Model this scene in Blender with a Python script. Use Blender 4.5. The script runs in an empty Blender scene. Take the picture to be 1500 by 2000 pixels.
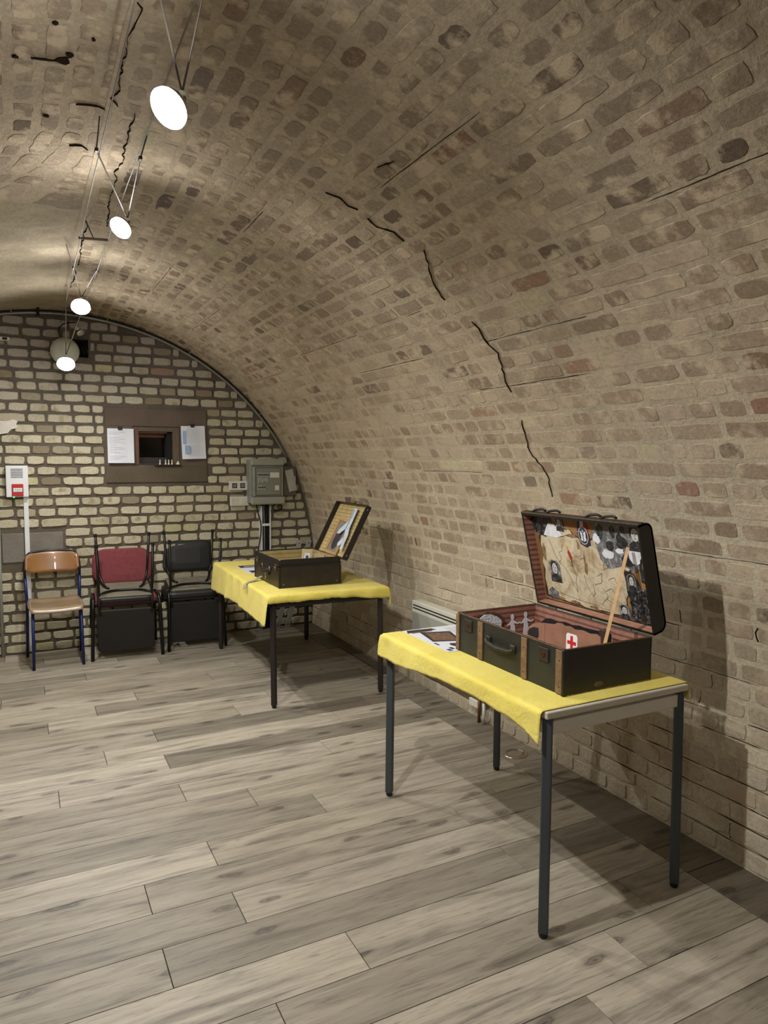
import bpy, bmesh, math, random
from mathutils import Vector, Matrix, noise
rnd = random.Random(7)
C = bpy.context.scene.collection
SC = bpy.context.scene
PI = math.pi

# ------------------------------------------------------------------ camera
CAM_H = 1.57
YAW, PITCH, ROLL, FPX = math.radians(27.12), math.radians(4.316), math.radians(0.218), 1378.4
cd = bpy.data.cameras.new('camera'); cam = bpy.data.objects.new('camera', cd); C.objects.link(cam)
fv = Vector((math.sin(YAW)*math.cos(PITCH), math.cos(YAW)*math.cos(PITCH), -math.sin(PITCH)))
rv = Vector((math.cos(YAW), -math.sin(YAW), 0)); uv = rv.cross(fv)
r2 = rv*math.cos(ROLL)+uv*math.sin(ROLL); u2 = uv*math.cos(ROLL)-rv*math.sin(ROLL)
mw = Matrix((( r2.x, u2.x, -fv.x, 0), (r2.y, u2.y, -fv.y, 0), (r2.z, u2.z, -fv.z, CAM_H), (0, 0, 0, 1)))
cam.matrix_world = mw
cd.sensor_fit = 'VERTICAL'; cd.sensor_height = 36.0; cd.lens = 36.0*FPX/2000.0
cd.clip_start = 0.05
SC.camera = cam
def pix(p):
    v = Vector(p)-Vector((0, 0, CAM_H)); d = v.dot(fv)
    if d < 0.05: return None
    return 750+FPX*v.dot(r2)/d, 1000-FPX*v.dot(u2)/d, d

# ------------------------------------------------------------------ world, light, exposure
w = bpy.data.worlds.new('world'); SC.world = w; w.use_nodes = True
w.node_tree.nodes['Background'].inputs[0].default_value = (0.02, 0.02, 0.022, 1)
w.node_tree.nodes['Background'].inputs[1].default_value = 0.3
SC.view_settings.view_transform = 'Standard'; SC.view_settings.look = 'None'
SC.view_settings.gamma = 1.0; SC.view_settings.use_curve_mapping = False
SC.view_settings.exposure = 1.03
SC.cycles.use_denoising = True
SC.cycles.max_bounces = 8; SC.cycles.diffuse_bounces = 3
LAMP_W = 34.0          # power of one cable lamp
LAMP_COL = (1.0, 0.985, 0.955)

# ------------------------------------------------------------------ helpers
def lin(c):
    f = lambda v: (v/12.92 if v <= .04045 else ((v+.055)/1.055)**2.4)
    return tuple(f(v/255.0) for v in c)+(1.0,)
MATS = {}
def mat(name, rgb, rough=.6, metal=0.0, var=.12, scale=12.0, bump=.0, bscale=60.0, emit=None, coat=0.0):
    if name in MATS: return MATS[name]
    m = bpy.data.materials.new(name); m.use_nodes = True; nt = m.node_tree; b = nt.nodes['Principled BSDF']
    b.inputs['Roughness'].default_value = rough; b.inputs['Metallic'].default_value = metal
    b.inputs['Coat Weight'].default_value = coat
    c = lin(rgb)
    tc = nt.nodes.new('ShaderNodeTexCoord')
    n = nt.nodes.new('ShaderNodeTexNoise'); n.inputs['Scale'].default_value = scale; n.inputs['Detail'].default_value = 6
    nt.links.new(tc.outputs['Object'], n.inputs['Vector'])
    r = nt.nodes.new('ShaderNodeValToRGB')
    r.color_ramp.elements[0].position = .3; r.color_ramp.elements[1].position = .7
    r.color_ramp.elements[0].color = tuple(max(0, v*(1-var)) for v in c[:3])+(1,)
    r.color_ramp.elements[1].color = tuple(min(1, v*(1+var)) for v in c[:3])+(1,)
    nt.links.new(n.outputs['Fac'], r.inputs['Fac']); nt.links.new(r.outputs['Color'], b.inputs['Base Color'])
    if bump:
        n2 = nt.nodes.new('ShaderNodeTexNoise'); n2.inputs['Scale'].default_value = bscale; n2.inputs['Detail'].default_value = 5
        nt.links.new(tc.outputs['Object'], n2.inputs['Vector'])
        bp = nt.nodes.new('ShaderNodeBump'); bp.inputs['Strength'].default_value = bump; bp.inputs['Distance'].default_value = .01
        nt.links.new(n2.outputs['Fac'], bp.inputs['Height']); nt.links.new(bp.outputs['Normal'], b.inputs['Normal'])
    if emit:
        b.inputs['Emission Color'].default_value = lin(emit[0]); b.inputs['Emission Strength'].default_value = emit[1]
    MATS[name] = m
    return m
class N:
    """tiny node-graph helper"""
    def __init__(s, name):
        s.m = bpy.data.materials.new(name); s.m.use_nodes = True; s.t = s.m.node_tree; s.b = s.t.nodes['Principled BSDF']
        MATS[name] = s.m
    def n(s, kind, **kw):
        x = s.t.nodes.new('ShaderNode'+kind)
        for k, v in kw.items():
            if k in x.inputs.keys(): x.inputs[k].default_value = v
            else: setattr(x, k, v)
        return x
    def l(s, a, b): s.t.links.new(a, b)
    def ramp(s, fac, stops):
        r = s.t.nodes.new('ShaderNodeValToRGB'); e = r.color_ramp.elements
        while len(e) < len(stops): e.new(.5)
        for el, (p, c) in zip(e, stops):
            el.position = p; el.color = c if len(c) == 4 else tuple(c)+(1,)
        s.l(fac, r.inputs['Fac']); return r
    def mix(s, f, a, b, mode='MIX'):
        x = s.t.nodes.new('ShaderNodeMix'); x.data_type = 'RGBA'; x.blend_type = mode
        for i, v in ((0, f), (6, a), (7, b)):
            if isinstance(v, (int, float, tuple)): x.inputs[i].default_value = v
            else: s.l(v, x.inputs[i])
        return x.outputs[2]
def finish(o, label=None, cat=None, group=None, kind=None):
    if label: o['label'] = label
    if cat: o['category'] = cat
    if group: o['group'] = group
    if kind: o['kind'] = kind
    return o
def obj(name, bm, m, parent=None, smooth=False, **kw):
    me = bpy.data.meshes.new(name)
    bmesh.ops.recalc_face_normals(bm, faces=bm.faces) if kw.pop('recalc', True) else None
    bm.to_mesh(me); bm.free()
    if smooth:
        for p in me.polygons: p.use_smooth = True
    ms = m if isinstance(m, (list, tuple)) else [m]
    for q in ms: me.materials.append(q)
    o = bpy.data.objects.new(name, me); C.objects.link(o)
    if parent: o.parent = parent
    return finish(o, **kw)
def thing(name, label, cat, loc=(0, 0, 0), rz=0, group=None):
    o = bpy.data.objects.new(name, None); o.empty_display_size = .05; C.objects.link(o)
    o.location = loc; o.rotation_euler = (0, 0, rz)
    return finish(o, label, cat, group)
def B(): return bmesh.new()
def box(bm, x0, x1, y0, y1, z0, z1, bev=0.0, seg=1, M=None):
    vs = [bm.verts.new(p) for p in ((x0,y0,z0),(x1,y0,z0),(x1,y1,z0),(x0,y1,z0),(x0,y0,z1),(x1,y0,z1),(x1,y1,z1),(x0,y1,z1))]
    fs = [bm.faces.new([vs[i] for i in q]) for q in ((0,3,2,1),(4,5,6,7),(0,1,5,4),(1,2,6,5),(2,3,7,6),(3,0,4,7))]
    out = vs
    if bev > 0:
        es = set(e for f in fs for e in f.edges)
        r = bmesh.ops.bevel(bm, geom=list(es), offset=bev, segments=seg, affect='EDGES', profile=.5)
        out = list(set(v for f in r['faces'] for v in f.verts) | set(v for v in vs if v.is_valid))
    if M is not None:
        bmesh.ops.transform(bm, matrix=M, verts=[v for v in out if v.is_valid])
    return bm
def tube(bm, pts, r, n=8, cap=True, sq=False):
    """swept tube through pts (list of Vector)"""
    pts = [Vector(p) for p in pts]; rings = []; ref = None
    for i, p in enumerate(pts):
        a = pts[max(i-1, 0)]; b = pts[min(i+1, len(pts)-1)]; t = (b-a).normalized()
        if ref is None:
            ref = Vector((0, 0, 1)) if abs(t.z) < .9 else Vector((1, 0, 0))
        u = (ref-t*ref.dot(t)).normalized(); ref = u; v = t.cross(u)
        rr = r[i] if isinstance(r, (list, tuple)) else r
        rings.append([bm.verts.new(p+u*math.cos(2*PI*k/n+PI/n*sq)*rr+v*math.sin(2*PI*k/n+PI/n*sq)*rr) for k in range(n)])
    for a, b in zip(rings, rings[1:]):
        for k in range(n): bm.faces.new((a[k], a[(k+1) % n], b[(k+1) % n], b[k]))
    if cap:
        bm.faces.new(rings[0][::-1]); bm.faces.new(rings[-1])
    return bm
def smoothpath(pts, rad=.03, n=4):
    """round the corners of a polyline"""
    P = [Vector(p) for p in pts]; out = [P[0]]
    for a, b, c in zip(P, P[1:], P[2:]):
        d1 = (a-b); d2 = (c-b); q = min(rad, d1.length*.45, d2.length*.45)
        s = b+d1.normalized()*q; e = b+d2.normalized()*q
        for k in range(n+1):
            t = k/n; out.append(s*(1-t)**2+b*2*t*(1-t)+e*t*t)
    out.append(P[-1]); return out
def lathe(bm, prof, n=24, M=None):
    rings = []
    for r, z in prof:
        if r < 1e-6: rings.append([bm.verts.new((0, 0, z))])
        else: rings.append([bm.verts.new((r*math.cos(2*PI*k/n), r*math.sin(2*PI*k/n), z)) for k in range(n)])
    for a, b in zip(rings, rings[1:]):
        for k in range(n):
            q = [a[k % len(a)], a[(k+1) % len(a)], b[(k+1) % len(b)], b[k % len(b)]]
            q2 = []
            for v in q:
                if v not in q2: q2.append(v)
            if len(q2) > 2: bm.faces.new(q2)
    if M is not None:
        bmesh.ops.transform(bm, matrix=M, verts=[v for r in rings for v in r])
    return bm
def prism(bm, poly, M, th):
    """extrude a 2d outline by th along local z"""
    a = [bm.verts.new(M @ Vector((x, y, 0))) for x, y in poly]; b = [bm.verts.new(M @ Vector((x, y, th))) for x, y in poly]
    n = len(poly)
    bm.faces.new(a[::-1]); bm.faces.new(b)
    for k in range(n): bm.faces.new((a[k], a[(k+1) % n], b[(k+1) % n], b[k]))
    return bm
def frame(o, x, y):
    """matrix with origin o, local x, local y"""
    x = Vector(x).normalized(); y = Vector(y); y = (y-x*y.dot(x)).normalized(); z = x.cross(y); o = Vector(o)
    return Matrix(((x.x, y.x, z.x, o.x), (x.y, y.y, z.y, o.y), (x.z, y.z, z.z, o.z), (0, 0, 0, 1)))

# ------------------------------------------------------------------ materials of the shell
def mk_brick(name, smear_rgb, smear_amt, bumps, spots=.5):
    g = N(name); tc = g.n('TexCoord'); at = g.n('Attribute', attribute_name='tint')
    n1 = g.n('TexNoise', Scale=9.0, Detail=8.0, Roughness=.65); g.l(tc.outputs['Object'], n1.inputs['Vector'])
    n2 = g.n('TexNoise', Scale=70.0, Detail=6.0, Roughness=.7); g.l(tc.outputs['Object'], n2.inputs['Vector'])
    r1 = g.ramp(n2.outputs['Fac'], [(.3, (.72, .72, .72)), (.7, (1.25, 1.25, 1.25))])
    c = g.mix(.8, at.outputs['Color'], r1.outputs['Color'], 'MULTIPLY')
    lo = .5+(.5-smear_amt)*.35
    r2_ = g.ramp(n1.outputs['Fac'], [(lo-.05, (0, 0, 0)), (lo+.07, (1, 1, 1))])
    c = g.mix(r2_.outputs['Color'], c, lin(smear_rgb))
    r3 = g.ramp(n2.outputs['Fac'], [(.66, (0, 0, 0)), (.74, (spots, spots, spots))])
    c = g.mix(r3.outputs['Color'], c, tuple(v*.3 for v in lin(smear_rgb)[:3])+(1,))
    g.l(c, g.b.inputs['Base Color']); g.b.inputs['Roughness'].default_value = .92
    g.b.inputs['Specular IOR Level'].default_value = .2
    bp = g.n('Bump', Strength=bumps, Distance=.008); g.l(n2.outputs['Fac'], bp.inputs['Height']); g.l(bp.outputs['Normal'], g.b.inputs['Normal'])
    return g.m
def mk_mortar(name, lo_rgb, hi_rgb, z0, z1, bumps, dark=.8):
    g = N(name); tc = g.n('TexCoord'); sx = g.n('SeparateXYZ'); g.l(tc.outputs['Object'], sx.inputs[0])
    mr = g.n('MapRange'); g.l(sx.outputs['Z'], mr.inputs['Value']); mr.inputs['From Min'].default_value = z0; mr.inputs['From Max'].default_value = z1
    n1 = g.n('TexNoise', Scale=5.0, Detail=8.0, Roughness=.6); g.l(tc.outputs['Object'], n1.inputs['Vector'])
    n2 = g.n('TexNoise', Scale=60.0, Detail=6.0, Roughness=.7); g.l(tc.outputs['Object'], n2.inputs['Vector'])
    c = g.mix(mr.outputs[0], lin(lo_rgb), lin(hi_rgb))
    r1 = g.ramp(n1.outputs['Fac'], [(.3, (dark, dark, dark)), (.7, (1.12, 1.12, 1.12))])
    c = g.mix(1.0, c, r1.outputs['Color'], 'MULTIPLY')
    r2_ = g.ramp(n2.outputs['Fac'], [(.3, (.8, .8, .8)), (.7, (1.15, 1.15, 1.15))])
    c = g.mix(1.0, c, r2_.outputs['Color'], 'MULTIPLY')
    g.l(c, g.b.inputs['Base Color']); g.b.inputs['Roughness'].default_value = .95; g.b.inputs['Specular IOR Level'].default_value = .15
    bp = g.n('Bump', Strength=bumps, Distance=.01); g.l(n2.outputs['Fac'], bp.inputs['Height']); g.l(bp.outputs['Normal'], g.b.inputs['Normal'])
    return g.m
M_VBRICK = mk_brick('vault_brick', (190, 173, 148), .40, .75, .45)
M_VMORT = mk_mortar('vault_mortar', (206, 193, 168), (178, 163, 140), .9, 2.5, .85)  # limewash low down, plus lightness by height standing in for light
M_BBRICK = mk_brick('back_brick', (150, 138, 108), .18, .6)
M_BMORT = mk_mortar('back_mortar', (106, 97, 82), (104, 96, 88), .5, 2.4, .8, .7)
M_PLASTER = mk_mortar('rough_plaster', (172, 160, 138), (176, 163, 140), .5, 3, .8, .72)
M_CRACK = mat('crack_dark', (44, 35, 27), 1.0); M_CRACK.node_tree.nodes['Principled BSDF'].inputs['Specular IOR Level'].default_value = 0
M_DARK = mat('dark_void', (22, 19, 17), .9)

# ------------------------------------------------------------------ floor
Y_BACK, X_RIGHT, CX, CZ, R = 6.25, 2.45, .30, .58, 2.15
X_LEFT, Y_FRONT = 2*CX-X_RIGHT, -2.6
def mk_wood():
    g = N('laminate_plank'); tc = g.n('TexCoord'); at = g.n('Attribute', attribute_name='tint')
    av = g.n('Attribute', attribute_name='shift')
    ad = g.n('VectorMath', operation='ADD'); g.l(tc.outputs['Object'], ad.inputs[0]); g.l(av.outputs['Vector'], ad.inputs[1])
    mp = g.n('Mapping'); mp.inputs['Scale'].default_value = (1.0, 9.0, 1.0); g.l(ad.outputs[0], mp.inputs['Vector'])
    n1 = g.n('TexNoise', Scale=2.2, Detail=5.0, Roughness=.55, Distortion=.7); g.l(mp.outputs[0], n1.inputs['Vector'])
    mp2 = g.n('Mapping'); mp2.inputs['Scale'].default_value = (1.0, 16.0, 1.0); g.l(ad.outputs[0], mp2.inputs['Vector'])
    n2 = g.n('TexNoise', Scale=7.0, Detail=8.0, Roughness=.65, Distortion=1.2); g.l(mp2.outputs[0], n2.inputs['Vector'])
    mp3 = g.n('Mapping'); mp3.inputs['Scale'].default_value = (1.0, 30.0, 1.0); g.l(ad.outputs[0], mp3.inputs['Vector'])
    n3 = g.n('TexNoise', Scale=14.0, Detail=6.0, Roughness=.7); g.l(mp3.outputs[0], n3.inputs['Vector'])
    # knots
    mp4 = g.n('Mapping'); mp4.inputs['Scale'].default_value = (1.35, 4.2, 1.0); g.l(ad.outputs[0], mp4.inputs['Vector'])
    nz = g.n('TexNoise', Scale=6.0, Detail=3.0); g.l(ad.outputs[0], nz.inputs['Vector'])
    sc = g.n('VectorMath', operation='SCALE'); g.l(nz.outputs['Color'], sc.inputs[0]); sc.inputs['Scale'].default_value = .22
    a2 = g.n('VectorMath', operation='ADD'); g.l(mp4.outputs[0], a2.inputs[0]); g.l(sc.outputs[0], a2.inputs[1])
    vo = g.n('TexVoronoi', Scale=1.05, Randomness=1.0); vo.voronoi_dimensions = '2D'; g.l(a2.outputs[0], vo.inputs['Vector'])
    kn = g.ramp(vo.outputs['Distance'], [(.0, (.25, .24, .25)), (.035, (.62, .6, .6)), (.05, (.42, .41, .42)), (.075, (.85, .84, .84)), (.13, (1, 1, 1))])
    r1 = g.ramp(n1.outputs['Fac'], [(.30, (.50, .49, .49)), (.44, (.88, .88, .87)), (.62, (1.14, 1.14, 1.14))])
    r2_ = g.ramp(n2.outputs['Fac'], [(.32, (.55, .54, .53)), (.45, (.95, .95, .95)), (.7, (1.08, 1.08, 1.08))])
    r3 = g.ramp(n3.outputs['Fac'], [(.3, (.9, .9, .9)), (.65, (1.05, 1.05, 1.05))])
    c = g.mix(1.0, at.outputs['Color'], r1.outputs['Color'], 'MULTIPLY')
    c = g.mix(1.0, c, r2_.outputs['Color'], 'MULTIPLY')
    c = g.mix(1.0, c, r3.outputs['Color'], 'MULTIPLY')
    c = g.mix(1.0, c, kn.outputs['Color'], 'MULTIPLY')
    g.l(c, g.b.inputs['Base Color'])
    rr = g.ramp(n2.outputs['Fac'], [(.3, (.5, .5, .5)), (.7, (.36, .36, .36))]); g.l(rr.outputs['Color'], g.b.inputs['Roughness'])
    g.b.inputs['Specular IOR Level'].default_value = .45
    m1 = g.n('Math', operation='ADD'); g.l(n2.outputs['Fac'], m1.inputs[0]); g.l(n3.outputs['Fac'], m1.inputs[1])
    m2 = g.n('Math', operation='ADD'); g.l(m1.outputs[0], m2.inputs[0]); g.l(kn.outputs['Color'], m2.inputs[1])
    bp = g.n('Bump', Strength=.22, Distance=.004); g.l(m2.outputs[0], bp.inputs['Height']); g.l(bp.outputs['Normal'], g.b.inputs['Normal'])
    return g.m
M_WOOD = mk_wood()
def paint(me, tint, shift=None):
    a = me.color_attributes.new('tint', 'FLOAT_COLOR', 'POINT')
    n = len(me.vertices)
    a.data.foreach_set('color', list(tint)*n if len(tint) == 4 else tint)
    if shift:
        b = me.attributes.new('shift', 'FLOAT_VECTOR', 'POINT'); b.data.foreach_set('vector', list(shift)*n)
bm = B(); box(bm, X_LEFT-.1, X_RIGHT+.1, Y_FRONT-.1, Y_BACK+.1, -.12, -.0075)
floor = obj('floor', bm, mat('floor_joint', (40, 33, 27), .9), kind='structure')
def plank(x0, x1, y0, y1, rgb, name='floor_plank', gap=.0012, parent=None):
    b = B(); box(b, x0+gap, x1-gap, y0+gap, y1-gap, -.0075, 0, .0009)
    o = obj(name, b, M_WOOD, parent or floor)
    paint(o.data, lin(rgb), (rnd.uniform(-40, 40), rnd.uniform(-40, 40), 0))
    return o
PW, PY0, PL = .19127, 1.85536, 1.325
SEAM = {13: .088, 17: .09, 14: .363, 10: .342, 3: .353, 1: .353, 9: .622, 11: .625, 15: .622, 7: .625, 4: .627, 2: .63, 6: .905, 12: 1.148-1.325*0, 5: 1.162, 0: .909, -1: .605, -2: .36, -3: 1.425-1.325*0, -4: .9,
        8: 1.43, 16: 1.16, 18: .36, 19: .9, 20: .62, 21: .1, 22: 1.16, -5: .09, -6: .63}
LIGHT, MID, DARKP = (166, 157, 141), (151, 142, 126), (132, 124, 110)
# tone of individual planks: (row, x of a point in it) -> tone
TONE = {(10, 0): LIGHT, (10, 1): LIGHT, (9, 0): (172, 163, 148), (9, 1): DARKP, (8, 0): (168, 159, 144), (11, 0): LIGHT, (11, 1): DARKP, (7, 0): MID,
        (7, 1): LIGHT, (6, 0): MID, (6, 1): MID, (5, 0): DARKP, (5, 1): (162, 153, 137), (4, 0): LIGHT, (4, 1): MID, (3, 0): MID, (3, 1): MID,
        (2, 0): DARKP, (2, 1): LIGHT, (1, 0): MID, (1, 1): DARKP, (0, 0): LIGHT, (0, 1): LIGHT, (-1, 1): MID, (12, 0): MID, (12, 1): LIGHT,
        (13, 0): DARKP, (13, 1): LIGHT, (14, 0): LIGHT, (14, 1): DARKP, (15, 0): LIGHT, (15, 1): MID, (16, 0): MID, (17, 0): DARKP, (17, 1): MID}
X_BOARD = 2.212
for k in range(-23, 23):
    ya, yb = PY0+PW*k, min(PY0+PW*(k+1), Y_BACK)
    if yb-ya < .02: continue
    s = SEAM.get(k, rnd.uniform(0, 1.3)); xs = [s+PL*j for j in range(-4, 4)]
    xs = [x for x in xs if X_LEFT < x < X_BOARD]
    xs = [X_LEFT]+xs+[X_BOARD]
    for a, b_ in zip(xs, xs[1:]):
        j = 0 if a < s-.05 else 1
        if k < -9:      # behind the photographer: one wide strip of boards per row
            pass
        rgb = TONE.get((k, j)) if (b_ > .0 and a < 2.2) else None
        if rgb is None: rgb = rnd.choice([LIGHT, MID, MID, DARKP])
        f = rnd.uniform(.95, 1.05); rgb = tuple(v*f for v in rgb)
        plank(a, b_, ya, yb, rgb)
# boards along the right-hand wall (they run lengthways)
ys = [Y_FRONT, -1.1, .35, 1.769, 2.563, 3.977, 5.3, Y_BACK]
for i, (a, b_) in enumerate(zip(ys, ys[1:])):
    b = B(); box(b, X_BOARD+.003, X_RIGHT-.0, a+.0025, b_-.0025, -.0075, .0005, .001)
    o = obj('edge_board', b, M_WOOD, floor); paint(o.data, lin(rnd.choice([DARKP, MID, (104, 95, 81)])), (rnd.uniform(-40, 40), 3, 0))
# metal floor grille
gr = thing('floor_grille', 'long dark slotted metal grille in the floor by the brick wall', 'grille', (2.35, 4.92, .0005))
b = B(); box(b, -.046, .046, -.42, .42, 0, .002); obj('frame', b, mat('grille_dark', (52, 46, 40), .7), gr)
b = B()
for k in range(40): box(b, -.040, .040, -.405+k*.0204, -.393+k*.0204, .002, .0045)
obj('slats', b, mat('grille_bar', (112, 102, 88), .6, .1), gr, kind='stuff')

# ------------------------------------------------------------------ walls and vault
SB, ARC = CZ, PI*R
S_CROWN = SB+ARC/2; S_TOT = SB*2+ARC
def surf(s, y, off=0.0):
    """point on the right wall / vault / left wall at arc length s from the right-hand floor edge, off = towards the room"""
    if s < SB:
        x = X_RIGHT-.02*(1-s/SB); return Vector((x-off, y, s))
    if s > SB+ARC:
        z = S_TOT-s; return Vector((X_LEFT+.02*(1-z/SB)+off, y, z))
    t = (s-SB)/R; return Vector((CX+(R-off)*math.cos(t), y, CZ+(R-off)*math.sin(t)))
def strip(s0, s1, y0, y1, ds=.08, dy=.12, wob=.0025):
    b = B(); ns = max(2, int((s1-s0)/ds)); ny = max(2, int((y1-y0)/dy)); g = []
    for i in range(ns+1):
        row = []
        for j in range(ny+1):
            s = s0+(s1-s0)*i/ns; y = y0+(y1-y0)*j/ny
            row.append(b.verts.new(surf(s, y, wob*noise.noise(Vector((s*5, y*5, 1))))))
        g.append(row)
    for i in range(ns):
        for j in range(ny): b.faces.new((g[i][j], g[i+1][j], g[i+1][j+1], g[i][j+1]))
    return b
S_SPLIT = 1.44
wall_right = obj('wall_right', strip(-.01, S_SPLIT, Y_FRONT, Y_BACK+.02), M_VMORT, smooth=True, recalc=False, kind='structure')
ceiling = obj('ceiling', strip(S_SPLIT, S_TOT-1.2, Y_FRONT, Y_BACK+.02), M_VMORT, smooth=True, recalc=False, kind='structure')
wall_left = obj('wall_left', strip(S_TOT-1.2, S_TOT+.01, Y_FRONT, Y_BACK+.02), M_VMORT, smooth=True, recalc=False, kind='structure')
def arch_wall(y, th):
    b = B(); poly = [(X_RIGHT+.05, -.05), (X_RIGHT+.05, CZ)]+[(CX+(R+.05)*math.cos(t*PI/24), CZ+(R+.05)*math.sin(t*PI/24)) for t in range(1, 24)]+[(X_LEFT-.05, CZ), (X_LEFT-.05, -.05)]
    return b, poly
b, poly = arch_wall(0, 0)
# front wall (behind the photographer) : plain
prism(b, poly, Matrix(((1,0,0,0),(0,0,1,Y_FRONT-.1),(0,1,0,0),(0,0,0,1))), .1)
wall_front = obj('wall_front', b, M_VMORT, kind='structure')
# back wall as grid of cells with openings left out
OPEN_WIN = (.845, 1.208, 1.512, 1.822)
NICHE = (.385, .507, 2.375, 2.52)
def inside(x, z, pad=0.0):
    if z < CZ: return X_LEFT+pad < x < X_RIGHT-pad
    return (x-CX)**2+(z-CZ)**2 < (R-pad)**2
xs = sorted(set([X_LEFT-.05, -.8, 0, OPEN_WIN[0], OPEN_WIN[1], NICHE[0], NICHE[1], 1.6, 2.1, X_RIGHT+.05]))
zs = sorted(set([-.05, .6, 1.2, OPEN_WIN[2], OPEN_WIN[3], NICHE[2], NICHE[3], 2.8]))
b = B(); vd = {}
def gv(x, z):
    if (x, z) not in vd: vd[(x, z)] = b.verts.new((x, Y_BACK, z))
    return vd[(x, z)]
for x0, x1 in zip(xs, xs[1:]):
    for z0, z1 in zip(zs, zs[1:]):
        hole = any(o[0] <= (x0+x1)/2 <= o[1] and o[2] <= (z0+z1)/2 <= o[3] for o in (OPEN_WIN, NICHE))
        if not hole: b.faces.new((gv(x0, z0), gv(x1, z0), gv(x1, z1), gv(x0, z1)))
r = bmesh.ops.extrude_face_region(b, geom=list(b.faces))
bmesh.ops.translate(b, vec=(0, .35, 0), verts=[v for v in r['geom'] if isinstance(v, bmesh.types.BMVert)])
wall_back = obj('wall_back', b, M_BMORT, kind='structure')

# ---- bricks
def brick_verts(fn, w_, h_, proud, jit, inset, n_long=3, n_short=2, sink=.004):
    """outline in local (a,b) -> list of ring vertex positions (bottom, top) through fn(a,b,off)"""
    o = []
    for k in range(n_long): o.append((-w_/2+w_*k/n_long, -h_/2))
    for k in range(n_short): o.append((w_/2, -h_/2+h_*k/n_short))
    for k in range(n_long): o.append((w_/2-w_*k/n_long, h_/2))
    for k in range(n_short): o.append((-w_/2, h_/2-h_*k/n_short))
    cut = min(w_, h_)*.075
    P = []
    n = len(o); corners = {0, n_long, n_long+n_short, 2*n_long+n_short}
    for k, (a, c) in enumerate(o):
        ja, jc = rnd.uniform(-jit, jit), rnd.uniform(-jit, jit)
        if k in corners:
            a -= math.copysign(cut*rnd.uniform(.2, 1.6), a); c -= math.copysign(cut*rnd.uniform(.2, 1.6), c)
        P.append((a+ja, c+jc))
    bot = [fn(a, c, -.0004 if sink is None else -sink) for a, c in P]
    top = [fn(a*(1-2*inset/w_), c*(1-2*inset/h_), proud) for a, c in P]
    return bot, top
def add_brick(b, rings):
    vr = [[b.verts.new(p) for p in r] for r in rings]; n = len(vr[0])
    for a, c in zip(vr, vr[1:]):
        for k in range(n): b.faces.new((a[k], a[(k+1) % n], c[(k+1) % n], c[k]))
    b.faces.new(vr[-1])
def emit_bricks(bricks, parent, m, limit=295):
    """bricks: list of (px area, rings, tint); the largest ones become parts of their own"""
    bricks.sort(key=lambda q: -q[0])
    big = [q for q in bricks if q[0] > 0][:limit]; rest = bricks[len(big):]
    for ar, rings, tint in big:
        b = B(); add_brick(b, rings); o = obj('brick', b, m, parent, recalc=False); paint(o.data, tint)
    if rest:
        b = B(); cols = []
        for ar, rings, tint in rest:
            add_brick(b, rings); cols += list(tint)*(len(rings)*len(rings[0]))
        o = obj('brickwork', b, m, parent, recalc=False, kind='stuff'); paint(o.data, cols)
def pxarea(c, size, nrm):
    q = pix(c)
    if q is None or not (-20 < q[0] < 1520 and -20 < q[1] < 2020): return 0
    v = (Vector((0, 0, CAM_H))-c).normalized()
    return size*abs(v.dot(nrm))*(FPX/q[2])**2
def tintmix(a, b_, t): return tuple(x*(1-t)+y*t for x, y in zip(a, b_))
rightb, ceilb = [], []
CH = .0803
nrow = int(5.2/CH)
GRILLE_Y = (5.05, 5.9)
def warp(s, y):
    # left of the crown the courses swing away round the mouth of the side vault
    if s > S_CROWN-.02 and y > 2.75:
        return s+.42*((y-2.75)/1.0)**2*min(1, (s-S_CROWN+.02)/.12)
    return s
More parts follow.
